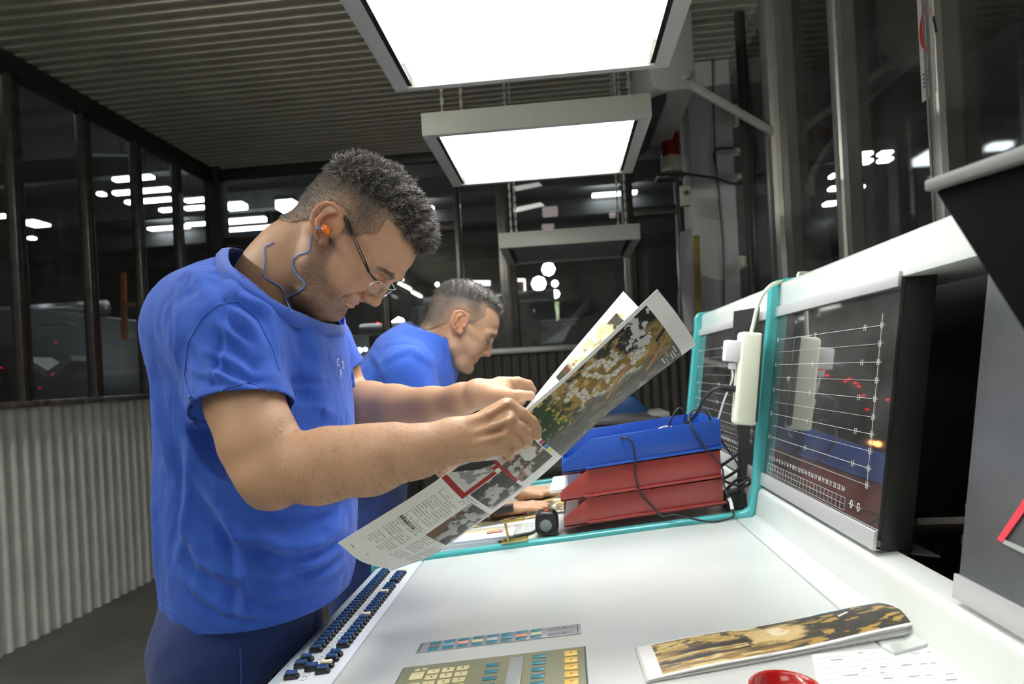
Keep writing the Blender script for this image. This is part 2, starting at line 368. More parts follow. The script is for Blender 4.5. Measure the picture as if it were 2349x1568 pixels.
# ============================================================ FACTORY HALL BEYOND THE GLASS
mb = MB(); mb.box((-6, 14, -.06), (44, 44, .1)); struct('trim_90', mb, hall_floor)
mb = MB(); mb.box((-6, 14, 7.6), (44, 44, .1)); o = struct('trim_91', mb, mat('hall_ceiling', (.12, .12, .12), .8))
mb = MB(); mb.box((-6, 33, 3.8), (44, .2, 7.6)); mb.box((-22, 14, 3.8), (.2, 44, 7.6)); mb.box((9, 14, 3.8), (.2, 44, 7.6)); mb.box((-6, -6, 3.8), (44, .2, 7.6)); struct('trim_92', mb, mat('hall_wall', (.15, .145, .145), .7, noise=.4, nscale=.6))
tube_e = mat('hall_tube', (1, 1, 1), .5, emit=(.93, 1, .97), estr=TUBE)
def hall_lamp(px0, px1, py, z, label, w=.16, lz=.07):
    a = atz(px0, py, z); b = a + Vector(((px1 - px0) / 1400 * a.y * 1.0, 0, 0))
    t = thing('hall_light', label, 'ceiling light', (a + b) / 2, 'factory hall tube lights')
    mb = MB(); mb.bar(a, b, w, lz); mb.build('tube', tube_e, t, bev=.02)
    mb = MB(); mb.bar(a + Vector((0, 0, lz * .8)), b + Vector((0, 0, lz * .8)), w * 1.3, lz * .5); mb.build('housing', dark_alu, t)
    for q in (.2, .8):
        p_ = a.lerp(b, q); mb = MB(); mb.cyl(p_ + Vector((0, 0, lz)), (p_.x, p_.y, 7.55), .01, n=6); mb.build('hanger', dark_alu, t)
WHERE = 'hall light beyond the left glass wall, '
hall_lamp(262, 362, 413, 6.3, 'highest ' + WHERE + 'crossing the fourth mullion'); hall_lamp(262, 405, 444, 6.3, 'long ' + WHERE + 'second row down')
hall_lamp(290, 408, 465, 6.3, 'long ' + WHERE + 'third row down'); hall_lamp(368, 404, 483, 6.3, 'short ' + WHERE + 'fourth row down')
hall_lamp(426, 486, 461, 6.3, 'upper ' + WHERE + 'in the bay next to the corner'); hall_lamp(426, 486, 479, 6.3, 'middle ' + WHERE + 'in the bay next to the corner'); hall_lamp(428, 486, 516, 6.3, 'lower ' + WHERE + 'in the bay next to the corner')
hall_lamp(64, 106, 515, 6.3, 'short slanting ' + WHERE + 'second bay from the left', .5); hall_lamp(-8, 20, 497, 6.3, WHERE.strip(', ') + ' at the left frame edge'); hall_lamp(226, 242, 446, 6.3, 'tiny round ' + WHERE + 'third bay'); hall_lamp(67, 82, 547, 6.3, 'tiny ' + WHERE + 'second bay')
WB = 'fluorescent light seen through the back windows, '
hall_lamp(522, 566, 475, 6.3, 'short ' + WB + 'top left of the shirt collar', lz=.14, w=.3); hall_lamp(522, 617, 509, 6.3, 'medium ' + WB + 'left of the neck', lz=.12); hall_lamp(522, 660, 528, 6.3, 'longest ' + WB + 'just above the transom', lz=.08)
hall_lamp(645, 690, 478, 6.3, WB.strip(', ') + ' behind the nape of the neck', .7, .2)
for i, (px, py) in enumerate(((905, 743), (862, 768))):
    c = at(px, py, 14); mb = MB(); mb.box(c, (.42, .4, .10), Matrix.Rotation(-.55, 3, 'Y')); o = mb.build('hall_light', tube_e, bev=.03)
    tag(o, ('larger', 'smaller')[i] + ' slanting white light panel behind the back of the second worker', 'light panel')
for i, (px, py, r) in enumerate(((806, 803, .035), (825, 803, .05), (795, 805, .025), (838, 801, .035), (1003, 652, .04))):
    c = at(px, py, 11); mb = MB(); mb.lathe(c - Vector((0, 0, r)), [(0, 0), (r * .7, r * .3), (r, r), (r * .7, r * 1.7), (0, 2 * r)], 12); o = mb.build('signal_lamp', tube_e, smooth=True)
    tag(o, ('second small round lamp in the row behind the shoulder gap', 'largest round lamp in the row behind the shoulder gap', 'first small round lamp in the row behind the shoulder gap', 'last small round lamp in the row behind the shoulder gap', 'small round lamp above the hair of the second worker')[i], 'lamp')
def bright(pts, y, label, name, e=(1, 1, 1), s=3., cat='light', depth=.06):
    P = [at(px, py, y) for px, py in pts]; n = len(P); mb = MB()
    mb.add(P + [p + Vector((0, depth, 0)) for p in P], [tuple(range(n)), tuple(range(2 * n - 1, n - 1, -1))] + [(i, (i + 1) % n, n + (i + 1) % n, n + i) for i in range(n)])
    o = mb.build(name, mat('glow_%.2f_%.2f_%.1f' % (e[0], e[2], s), (.0, .0, .0), .9, emit=e, estr=s)); tag(o, label, cat); return o
bright([(1062, 643), (1124, 643), (1124, 654), (1062, 654)], 12, 'thin white light strip behind the second worker, above his forehead', 'light_strip', (1, .92, .9), 4)
# daylight opening in the far hall wall, with its frame
dw = thing('hall_doorway', 'bright doorway to sunlit greenery at the far end of the hall', 'doorway', at(1255, 780, 20))
def glowpart(name, pts, y, e, s):
    P = [at(px, py, y) for px, py in pts]; mb = MB(); n = len(P)
    mb.add(P + [p + Vector((0, .05, 0)) for p in P], [tuple(range(n))] + [tuple(range(2 * n - 1, n - 1, -1))] + [(i, (i + 1) % n, n + (i + 1) % n, n + i) for i in range(n)])
    m = bpy.data.materials.new(name)
    m.use_nodes = True; N = m.node_tree.nodes; L = m.node_tree.links; b = N['Principled BSDF']; b.inputs['Base Color'].default_value = (0, 0, 0, 1)
    t = N.new('ShaderNodeTexNoise'); t.inputs['Scale'].default_value = 2.2; t.inputs['Detail'].default_value = 5; tc = N.new('ShaderNodeTexCoord'); L.new(tc.outputs['Object'], t.inputs['Vector'])
    cr = N.new('ShaderNodeValToRGB'); cr.color_ramp.elements[0].position = .38; cr.color_ramp.elements[1].position = .62
    cr.color_ramp.elements[0].color = (*[c * .6 for c in e], 1); cr.color_ramp.elements[1].color = (1, 1, .85, 1); L.new(t.outputs['Fac'], cr.inputs[0]); L.new(cr.outputs[0], b.inputs['Emission Color']); b.inputs['Emission Strength'].default_value = s
    return mb.build(name, m, dw)
glowpart('daylight_opening', [(1228, 662), (1262, 690), (1282, 692), (1283, 782), (1232, 780)], 20, (.45, .75, .15), 1.3)
mb = MB(); mb.bar(at(1231, 720, 19.9), at(1272, 672, 19.9), .12, .12); mb.bar(at(1226, 655, 19.9), at(1230, 785, 19.9), .1, .1); mb.build('door_frame', dark_alu, dw)
for i, (px, py, r) in enumerate(((1236, 650, .22), (1273, 650, .10), (1274, 674, .13), (1258, 617, .2))):
    c = at(px, py, 18); mb = MB(); mb.lathe(c - Vector((0, 0, r)), [(0, 0), (r * .7, r * .3), (r, r), (r * .7, r * 1.7), (0, 2 * r)], 14); o = mb.build('hall_lamp', tube_e, smooth=True)
    tag(o, ('large round lamp above the sunlit doorway, left', 'small round lamp above the sunlit doorway, right', 'round lamp just over the right side of the sunlit doorway', 'topmost round lamp over the sunlit doorway')[i], 'lamp')
g = thing('loading_gate', 'dark hall gate outlined by pinkish daylight gaps, left of the sunlit doorway', 'gate', at(1200, 785, 15))
for nm, a, b in (('light_gap', (1183, 642), (1204, 642)), ('light_gap', (1203, 640), (1210, 782)), ('light_gap', (1184, 712), (1206, 712)), ('light_gap', (1188, 782), (1210, 780))):
    mb = MB(); mb.bar(at(*a, 15), at(*b, 15), .05, .075, (0, -1, 0) if a[0] == 1203 else (0, 0, 1)); mb.build(nm, mat('gap_glow', (0, 0, 0), emit=(1, .85, .8), estr=3), g)
mb = MB(); mb.add([at(1130, 640, 15.1), at(1204, 640, 15.1), at(1210, 785, 15.1), at(1130, 785, 15.1)], [(0, 1, 2, 3)]); mb.build('gate_panel', mat('hall_panel', (.05, .045, .045), .6), g, solid=.05)
# plastic strip, beams, press machines
P0 = [at(1245, 760, 9), at(1300, 720, 9.2), at(1345, 688, 9.4), at(1348, 712, 9.4), at(1310, 745, 9.2), at(1290, 785, 9), at(1240, 790, 9)]
mb = MB(); mb.add(P0, [tuple(range(7))]); o = mb.build('film_wrap', mat('film', (.55, .56, .58), .25, noise=.5, nscale=2), solid=.05); tag(o, 'crumpled pale plastic wrap in the hall right of the sunlit doorway', 'plastic wrap')
for i, (px0, py0, px1, py1) in enumerate(((1175, 428, 1235, 418), (1172, 478, 1240, 464))):
    bright([(px0, py0), (px1, py1), (px1 + 8, py1 + 6), (px0 + 8, py0 + 8)], 12, ('upper', 'lower')[i] + ' thin slanting light behind the back windows, below the far lamp', 'light_strip', (1, .93, .85), 1.2 if i else .8)
for i, (px, py, w, h) in enumerate(((1262, 485, .35, .22), (1257, 520, .28, .12), (1405, 492, .14, .14))):
    c = at(px, py, 14); mb = MB(); mb.box(c, (w, .1, h)); o = mb.build('roof_hatch', mat('hatch_glow', (0, 0, 0), emit=(1, .8, .75), estr=.45), bev=.02); tag(o, ('larger', 'lower', 'small right-hand')[i] + ' pinkish skylight spot behind the back windows', 'skylight')
for i in range(6):
    mb = MB(); yy = 7 + i * 3.6; mb.box((-6, yy, 6.9), (40, .18, .5)); mb.box((-6, yy, 6.65), (40, .3, .04)); mb.box((-6, yy, 7.15), (40, .3, .04)); o = mb.build('roof_beam', mat('beam_grey', (.09, .09, .09), .6)); tag(o, 'dark steel roof beam running across the factory hall ceiling', 'beam', 'hall roof beams')
rng = random.Random(3)
for i, (x, y, w, d, h) in enumerate(((-7.6, 5.2, 1.8, 2.6, 2.1), (-8.6, 9.5, 2.2, 3, 2.6), (-5.2, 11, 1.6, 2, 1.9), (-1.2, 10.2, 2.2, 2, 2.4), (2.6, 9.2, 1.4, 2, 2.5), (-2.9, 12.2, 2.4, 1.5, 2.2))):
    t = thing('press_unit', ('grey press tower outside the left wall, nearest one', 'tall grey press tower far out beyond the left wall', 'lower press tower outside the room corner', 'press tower straight behind the back wall', 'press tower behind the back wall at its right end', 'widest press tower deep in the hall')[i], 'machine', (x, y, 0))
    mb = MB(); mb.box((x, y, h / 2), (w, d, h)); mb.build('cabinet', machine, t, bev=.05)
    for k in range(3): mb = MB(); mb.box((x - w * .3 + k * w * .3, y - d / 2 - .02, h * .55), (w * .22, .04, h * .5)); mb.build('side_door', mat('hall_panel', ()), t, bev=.01)
    mb = MB(); mb.cyl((x - w * .5, y, h + .15), (x + w * .5, y, h + .15), .12); mb.build('roller', alu, t, smooth=True)
t = thing('orange_frame', 'orange scaffold frame in the hall beyond the left glass wall', 'frame', at(285, 775, 6.4))
for a, b in (((283, 625), (286, 778)), ((352, 690), (356, 762)), ((283, 697), (405, 704))):
    mb = MB(); mb.bar(at(*a, 6.4), at(*b, 6.4), .045, .045, (0, -1, 0)); mb.build('bar', orange, t)
t = thing('pale_trough', 'pale angled sheet-metal trough outside the lower left windows', 'trough', at(140, 850, 5.5))
mb = MB(); mb.bar(at(85, 825, 5.5), at(140, 858, 5.5), .3, .06); mb.bar(at(140, 858, 5.5), at(192, 822, 5.5), .3, .06); mb.bar(at(80, 742, 5.8), at(165, 741, 5.8), .1, .03); mb.build('sheet', mat('trough', (.6, .6, .58), .4), t)
mb = MB(); mb.bar(at(215, 357, 9), at(305, 358, 9), .06, .04); o = mb.build('crane_rail', alu); tag(o, 'thin bright rail high in the hall beyond the left glass wall', 'rail')
# hall light from tubes outside the view (real fixtures, in rows)
for i, (x, y) in enumerate(((-12, 6), (-12, 10), (-6, 8.4), (-6, 13), (0, 9), (0, 14), (-2, 6.5), (-9, 2), (-5, 21), (2, 21), (-14, 21))):
    mb = MB(); mb.box((x, y, 7.2), (1.5, .25, .08)); o = mb.build('hall_light', tube_e, bev=.02); tag(o, 'fluorescent light high up on the factory hall ceiling, hidden behind beams', 'ceiling light', 'hall ceiling tubes')
for i, (px, py, w) in enumerate(((1985, 354, 32), (1985, 371, 32), (2030, 352, 34), (2030, 367, 34), (1917, 432, 36), (1905, 467, 36), (1910, 404, 16), (1975, 430, 14))):  # reflections in the glass imitated by glowing bars set behind the pane
    c = at(px, py, 3.3); mb = MB(); mb.box(c, (w / 1400 * 2.7, .06, .02)); o = mb.build('reflection_light', tube_e, bev=.012)
    tag(o, ('upper left imitated reflection in the bright foursome', 'lower left imitated reflection in the bright foursome', 'upper right imitated reflection in the bright foursome', 'lower right imitated reflection in the bright foursome', 'upper imitated reflection in the lower pair', 'lower imitated reflection in the lower pair', 'faint short imitated reflection above the lower pair', 'tiny imitated reflection beside the second post')[i] + ' beyond the right glass wall', 'ceiling light', 'imitated reflections beyond the right glass wall')
for i, (x, y0, h) in enumerate(((1.75, 6.2, 3.4), (4.2, 7.8, 4.0), (1.6, 9.5, 2.0))):
    mb = MB(); mb.box((x, y0, h / 2), (.22, .22, h)); mb.box((x, y0, h), (.5, .5, .06)); o = mb.build('hall_pillar', mat('beam_grey', ()), bev=.01); tag(o, ('nearest', 'tallest', 'shortest')[i] + ' dark steel pillar beyond the right glass wall', 'pillar')
mb = MB(); mb.tube([at(1880, 560, 3.6), at(1900, 420, 3.9), at(1990, 290, 4.3), at(2100, 190, 4.6)], .13); o = mb.build('air_duct', mat('pipe_dark', ()), smooth=True); tag(o, 'dark curved air duct beyond the right glass wall', 'duct')

t = thing('indicator_board', 'dark board with an orange lamp and red lights by the back wall', 'indicator board', (-1.33, 5.0, 1.35))
mb = MB(); mb.box((-1.30, 5.0, 1.30), (.62, .06, .78)); mb.build('board', blackm, t, bev=.004)
mb = MB(); mb.box((-1.30, 5.0, .46), (.08, .05, .92)); mb.build('post', blackm, t)
for px_, py_ in ((1860, 858), (1880, 848), (1868, 849), (1887, 862), (1924, 873), (1931, 866), (1944, 875), (1951, 883), (1962, 905), (2010, 910), (1972, 940), (2032, 822)):
    x_ = -1.18 - (px_ - 1935) * .00375 - (py_ - 875) * .0004; z_ = 1.58 - (py_ - 875) * .003 + (px_ - 1935) * .0005; mb = MB(); mb.cyl((x_, 4.965, z_), (x_, 4.955, z_), .006, n=10); mb.build('red_light', mat('led_red', (0, 0, 0), emit=(1, .02, .03), estr=9), t)
for dx, r in ((-.022, .022), (.024, .018)): mb = MB(); mb.cyl((-1.46 + dx, 4.965, 1.16), (-1.46 + dx, 4.95, 1.16), r, n=16); mb.build('orange_lamp', mat('lamp_orange', (0, 0, 0), emit=(1, .38, .12), estr=14), t)
# ============================================================ INSPECTION LAMPS
diff_m = mat('lamp_diffuser', (.9, .9, .9), .5, emit=(1, 1, .965), estr=LAMP); louvred(diff_m)
def lamp(y0, y1, z, label, lit=True, dm=None, x0=-.42, x1=.315, slope=0):
    t = thing('inspection_lamp', label, 'hanging lamp', ((x0 + x1) / 2, (y0 + y1) / 2, z), 'hanging inspection lamps')
    H = .075; r = .034; xc = (x0 + x1) / 2; yc = (y0 + y1) / 2
    for nm, c, d in (('frame_side', (xc, y0 + .006, z + H / 2), (x1 - x0, .012, H)), ('frame_side', (xc, y1 - .006, z + H / 2), (x1 - x0, .012, H)), ('frame_side', (x0 + .006, yc, z + H / 2), (.012, y1 - y0 - .024, H)), ('frame_side', (x1 - .006, yc, z + H / 2), (.012, y1 - y0 - .024, H))):
        mb = MB(); mb.box(c, d); mb.build(nm, lamp_paint, t, bev=.002)
    mb = MB(); e = .002
    mb.box((x0 + r / 2 + .006, yc, z + e), (r, y1 - y0 - .03, .004)); mb.box((x1 - r / 2 - .006, yc, z + e), (r, y1 - y0 - .03, .004)); mb.box((xc, y0 + .014, z + e), (x1 - x0 - .09, .014, .004)); mb.box((xc, y1 - .014, z + e), (x1 - x0 - .09, .014, .004)); mb.build('rim', lamp_paint, t)
    mb = MB(); mb.box((xc, yc, z + H - .003), (x1 - x0 - .03, y1 - y0 - .03, .006)); mb.build('top_plate', lamp_paint, t)
    # dark reflector strips along the two sides of the opening
    for sx in (x0 + r + .012, x1 - r - .012):
        mb = MB(); mb.box((sx, yc, z + .016), (.012, y1 - y0 - .05, .026)); mb.build('reflector', mat('mirror_strip', (.05, .055, .065), .15, .7, noise=.8, nscale=60), t)
    mb = MB(); mb.box((xc, yc, z + .016), (x1 - x0 - 2 * r - .05, y1 - y0 - .05, .006)); mb.build('diffuser', (dm or diff_m) if lit else mat('diffuser_off', (.2, .2, .2), .4), t)
    if lit:
        for k in range(1, 5):
            mb = MB(); xx = x0 + r + (x1 - x0 - 2 * r) * k / 5; mb.box((xx, yc, z + .009), (.0012, y1 - y0 - .05, .006)); mb.build('louvre', mat('louvre', (.8, .8, .8), .3), t)
        for k in range(1, 4):
            mb = MB(); yy = y0 + (y1 - y0) * k / 4; mb.box((xc, yy, z + .009), (x1 - x0 - 2 * r - .06, .0012, .006)); mb.build('louvre', mat('louvre', ()), t)
    for sx in (x0 + .06, x1 - .06):
        for sy in (y0 + .06, y1 - .06):
            mb = MB(); zz = z + H; k = 0
            while zz < ZC - .02:
                a = Vector((sx, sy, zz)); 
                if k % 2: mb.box(a + Vector((0, 0, .014)), (.004, .012, .028))
                else: mb.box(a + Vector((0, 0, .014)), (.012, .004, .028))
                zz += .023; k += 1
            mb.build('chain', alu, t)
    return t
lamp(1.085, 1.64, 2.10, 'large lit white lamp hanging above the nearer worker, top of the picture')
lamp(1.95, 2.505, 2.10, 'lit lamp hanging over the second worker, its grey side panel in view')
lamp(.225, .78, 2.10, 'lit lamp hanging over the near end of the desk, out of the frame', dm=louvred(mat('lamp_diffuser_dim', (.9, .9, .9), .5, emit=(1, 1, .965), estr=LAMP * .24), .5))
lamp(-.64, -.085, 2.10, 'lit lamp hanging behind the viewpoint, out of the frame', dm=mat('lamp_diffuser_dim', ()))
for i, (x_, y_) in enumerate(((-2.72, -1.2), (-2.66, -.1), (-2.5, 1.0))):  # tubes added out of view to brighten the left wall, ceiling and worker
    t = thing('fill_tube', ('rearmost', 'middle', 'foremost')[i] + ' tube added for fill light on the ceiling, out of view', 'ceiling light', (x_, y_, 2.9)); mb = MB(); mb.cyl((x_, y_ - .4, 2.9), (x_, y_ + .4, 2.9), .019, n=14); mb.build('tube', mat('fill_tube_glow', (1, 1, 1), emit=(1, .98, .88), estr=215), t)
    mb = MB(); mb.box((x_, y_, 2.955), (.05, .85, .05)); mb.box((x_, y_ - .41, 2.92), (.04, .02, .07)); mb.box((x_, y_ + .41, 2.92), (.04, .02, .07)); mb.cyl((x_, y_ - .3, 2.97), (x_, y_ - .3, 3.2), .006, n=8); mb.cyl((x_, y_ + .3, 2.97), (x_, y_ + .3, 3.2), .006, n=8); mb.build('holder', lamp_paint, t)
lamp(3.0, 3.5, 1.935, 'unlit dark grey lamp hanging low in the background by the back windows', False, None, -.29, .40)
# ============================================================ CONSOLES
DS = .10533
def dz(x): return .889 + DS * x          # height of the sloping desk plane
def desk(px, py, lift=0):
    d = _ix * (px - 1174.5) + _iy * (-(py - 784) + 70) + _f * 1400
    t = (.889 + lift - 1.32) / (d.z - DS * d.x); return Vector((0, 0, 1.32)) + d * t
DN = Vector((-DS, 0, 1)).normalized(); DX = Vector((1, 0, DS)).normalized()
PX0, PZ0, PXT, PZT = .471, 1.018, .530, 1.440          # foot and head of the leaning glass
def panelpt(z, off=0): return PX0 + (z - PZ0) * (PXT - PX0) / (PZT - PZ0) + off
def seg(poly, y0, y1, name, m, parent, bev=.003):
    mb = MB(); mb.prism(poly, y0, y1); return mb.build(name, m, parent, bev=bev)
blue_cap = mat('cap_blue', (.03, .08, .22), .25, coat=.4); cream_cap = mat('cap_cream', (.75, .72, .55), .4); knob_black = mat('knob_black', (.01, .01, .012), .3)
bluewhite = mat('strip_white', (.66, .70, .76), .35, noise=.02)
def console(y0, y1, label, detail):
    t = thing('press_console', label, 'control desk', (-.02, (y0 + y1) / 2, 0), 'press control consoles')
    a, b = y0 + .004, y1 - .004
    seg([(-.50, 0), (-.50, .80), (-.46, .806), (.40, .893), (.505, .893), (.505, 0)], a, b, 'cabinet', grey_paint, t, .004)
    seg([(-.515, .79), (-.515, dz(-.515) - .006), (-.488, dz(-.488)), (-.488, .80)], a, b, 'front_lip', mat('lip_blue', (.5, .57, .66), .35), t)
    seg([(-.487, .808), (-.487, dz(-.487)), (-.389, dz(-.389)), (-.389, .812)], a, b, 'slider_strip', bluewhite, t, .002)
    seg([(-.386, .815), (-.386, dz(-.386)), (.4, dz(.4)), (.4, .894)], a, b, 'desk_top', desk_metal, t, .002)
    # channel, upstand with rolled edge, ledge
    ch = [(.403, .894), (.403, dz(.403)), (.440, .934), (.449, .940), (.457, .990), (.460, .999), (.466, 1.004), (.505, 1.010), (.505, .894)]
    seg(ch, a, b, 'ledge', white_metal, t, .0015)
    seg([(.530, 1.437), (.531, 1.448), (.536, 1.500), (.545, 1.507), (.70, 1.52), (.70, 1.44)], max(a, .62), b, 'top_bar', white_metal, t, .003)
    seg([(.508, .30), (.508, .34), (.85, .34), (.85, .30)], a, b, 'cavity_floor', blackm, t, .002)
    seg([(.78, .34), (.78, 1.5), (.85, 1.5), (.85, .34)], a, b, 'back_wall', blackm, t)
    return t
def glass_unit(y0, y1, t, marks=False):
    """leaning glass chart panel between foot and head strips"""
    mb = MB(); yc = (y0 + y1) / 2; w = y1 - y0
    ax = Vector((PXT - PX0, 0, PZT - PZ0)).normalized(); n = Vector((-ax.z, 0, ax.x))
    def P(z, off): return Vector((panelpt(z), 0, z)) + n * off
    lo, hi = 1.012, 1.446
    q = [P(lo, 0), P(lo, .006), P(lo + .030, .006), P(lo + .030, 0)]; seg([(p.x, p.z) for p in q], y0, y1, 'foot_strip', mat('strip_alu', (.60, .61, .62), .35, .35), t, .001)
    q = [P(hi, 0), P(hi, .006), P(hi - .024, .006), P(hi - .024, 0)]; seg([(p.x, p.z) for p in q], y0, y1, 'head_strip', mat('strip_alu', ()), t, .001)
    q = [P(lo, -.055), P(lo, -.007), P(hi, -.007), P(hi, -.055)]; seg([(p.x, p.z) for p in q], y0 + .004, y1 - .002, 'panel_case', blackm, t, .003)
    q = [P(lo + .006, -.006), P(lo + .006, -.001), P(hi - .006, -.001), P(hi - .006, -.006)]
    seg([(p.x, p.z) for p in q], y0 + .002, y1, 'chart_glass', mat('hazy_glass', (.085, .092, .10), .24, 0, noise=.35, nscale=4, spec=.9) if not marks else mat('chart_glass', (.050, .050, .050), .035, 0, noise=.55, nscale=9, spec=1.0, coat=1), t, 0)
    q = [P(lo - .002, -.10), P(lo - .002, -.0), P(lo + .001, -.0), P(lo + .001, -.10)]; seg([(p.x, p.z) for p in q], y0 + .01, y1, 'foot_plate', alu, t, 0)
    if not marks: return
    eng = mat('engraved_white', (.62, .63, .63), .5)
    def pp(u, z, off=.0): # u: 0 at far side, 1 at near side
        p = P(z, off); p.y = y1 + (y0 - y1) * u; return p
    lines = MB(); ticks = MB(); T_ = .00055
    H = hi - lo
    zs = [.87, .80, .73, .66, .59, .52, .455, .39, .325, .26]
    for i, f in enumerate(zs):
        z = lo + H * (.215 + (f - .26) / .61 * .60)
        lines.bar(pp(.06, z), pp(.93, z), T_ * (1.3 if i % 2 == 0 else .8), .0006, n)
        for u in ((.02, .42, .80, .90) if i % 2 == 0 else (.90,)):
            ticks.bar(pp(u + .005, z - .005), pp(u + .005, z + .005), .0009, .0006, n); ticks.bar(pp(u + .016, z - .005), pp(u + .016, z + .005), .0009, .0006, n)
    lines.bar(pp(.912, lo + H * .2), pp(.912, lo + H * .86), .0007, .0006, n)
    lines.build('ruled_lines', eng, t); ticks.build('line_ticks', eng, t)['kind'] = 'stuff'
    g = MB()
    for k in range(25):
        u = .05 + k * .0305; zz = lo + .058
        g.bar(pp(u, zz), pp(u, zz - .022), .00022, .0006, n)
    for zz in (lo + .058, lo + .047, lo + .036): g.bar(pp(.05, zz), pp(.78, zz), .0004, .0006, n)
    g.build('scale_grid', eng, t)
    for k in range(24):
        c = pp(.065 + k * .0305, lo + .072, .0004); textmesh(str(k + 1), .0125, frame_m(c, (0, -1, 0), ax), eng, t, 'number')
    for u in (.83, .875):
        c = pp(u, lo + .052, .0004); textmesh('0', .021, frame_m(c, (0, -1, 0), ax), eng, t, 'number')
        mb = MB(); mb.bar(pp(u - .018, lo + .052), pp(u + .018, lo + .052), .0008, .0006, n); mb.build('centre_mark', eng, t)
def bezel(y, label):
    """teal end plate running over the desk and up past the glass"""
    up_ = [(-.53, .77), (-.53, .835), (-.515, dz(-.515) + .008), (-.3, dz(-.3) + .011), (.395, dz(.395) + .011), (.425, dz(.425) + .014), (.437, .955), (.449, 1.01), (panelpt(1.1, -.022), 1.1), (panelpt(1.45, -.022), 1.45), (.513, 1.497), (.525, 1.512), (.545, 1.515), (.70, 1.53)]
    lo_ = [(.70, 1.50), (.56, 1.49), (panelpt(1.45, .018), 1.45), (panelpt(1.1, .018), 1.1), (.485, 1.01), (.47, .93), (.45, .915), (.42, .91), (-.3, dz(-.3) - .012), (-.50, dz(-.5) - .016), (-.505, .77)]
    mb = MB(); N_ = len(up_)
    poly = up_ + lo_; mb.prism(poly, y - .013, y + .013); o = mb.build('end_plate', teal, bev=.006, seg=3); return tag(o, label, 'end plate', 'teal console end plates')
c1 = console(.02, 1.55, 'white press console with keypads and slider strip, the nearer worker standing at it', True)
c2 = console(1.575, 2.40, 'second white press console under the second worker\'s hands', True)
bezel(1.562, 'teal plastic end plate between the two consoles, white adapter hanging on it')
bezel(2.425, 'teal plastic end plate at the far end of the second console')
glass_unit(.997, 1.549, c1, True); glass_unit(.10, .802, c1); glass_unit(1.60, 2.41, c2, True)
# far end beyond the second console
t = thing('printer', 'black office printer on a dark table behind the tray stack', 'printer', (.2, 2.85, .93))
mb = MB(); mb.box((.22, 2.85, 1.0), (.5, .4, .14)); mb.build('body', black, t, bev=.02)
mb = MB(); mb.box((.20, 2.80, 1.085), (.36, .28, .03)); mb.build('lid', mat('lid_grey', (.05, .05, .052), .3), t, bev=.01)
mb = MB(); mb.box((.0, 2.648, .99), (.06, .01, .012)); mb.build('handle', alu, t, bev=.003)
mb = MB(); mb.box((.18, 2.63, .955), (.34, .12, .012)); mb.build('paper_tray', black, t, bev=.004)
mb = MB(); mb.box((.1, 2.9, .90), (1.1, .7, .05)); [mb.box((.1 + sx * .5, 2.9 + sy * .3, .44), (.05, .05, .88)) for sx in (-1, 1) for sy in (-1, 1)]; o = mb.build('side_table', blackm, bev=.004); tag(o, 'dark table holding the printer beyond the second console', 'table')
mb = MB(); mb.bar(at(1385, 962, 3.2), at(1525, 945, 3.2), .3, .025); mb.bar(at(1400, 962, 3.2), at(1404, 1010, 3.2), .04, .04, (0, 1, 0)); o = mb.build('grey_shelf', grey_paint, bev=.003); tag(o, 'narrow grey shelf behind the printer', 'shelf')
mb = MB(); c = at(1430, 935, 3.3); mb.prism([(c.x - .12, c.z - .04), (c.x - .06, c.z + .05), (c.x + .05, c.z + .07), (c.x + .13, c.z - .03)], 3.2, 3.4); o = mb.build('blue_cover', mat('cover_blue', (.01, .05, .16), .4), bev=.02); tag(o, 'dark blue cover lying on the grey shelf in the background', 'cover')

# sliders on the console strip
def slider(x, y, cream=False, both=None, z0=None):
    z = dz(x) if z0 is None else z0
    mb = MB(); mb.prism([(x - .012, z - .001), (x - .011, z + .008), (x - .004, z + .009), (x + .004, z + .009), (x + .012, z + .007), (x + .013, z - .001)], y - .0052, y + .0052); k = mb.build('slider_knob', knob_black, both, bev=.0012)
    mb = MB(); mb.prism([(x - .009, z + .009), (x - .008, z + .0135), (x, z + .0125), (x + .009, z + .014), (x + .010, z + .009)], y - .0045, y + .0040); mb.build('cap', cream_cap if cream else blue_cap, k, bev=.0012)
ya = desk(726, 1494).y; yb = desk(884, 1311).y
for i in range(30): slider(-.468, ya + (yb - ya) * i / 29, False, c1)
for p in ((675, 1555), (695, 1530), (708, 1516)): slider(-.470, desk(*p).y, False, c1)
ya = desk(786, 1484).y; yb = desk(924, 1316).y
for i in range(26):
    if i == 20: continue
    slider(-.420, ya + (yb - ya) * i / 25, i in (8, 16, 25), c1)
for i, p in enumerate(((716, 1537), (738, 1543), (750, 1531), (762, 1516), (772, 1505))): slider(-.420 if i else -.444, desk(*p).y, i == 2, c1)
for y_ in np.arange(.2, .9, .0165): slider(-.469, float(y_), False, c1)
prn = mat('print_grey', (.32, .33, .35), .5); mb = MB(); r_ = random.Random(5)
for i in range(46):
    yy = .95 + i * .0118; a = Vector((-.447, yy, dz(-.447) + .0004)); mb.box(a, (.006 + .003 * r_.random(), .0012, .0004)); mb.box(a + Vector((.005, .003, .0005)), (.0012, .004, .0004))
mb.build('scale_print', prn, c1)
for i in range(24): slider(-.468, 1.66 + i * .028, False, c2)

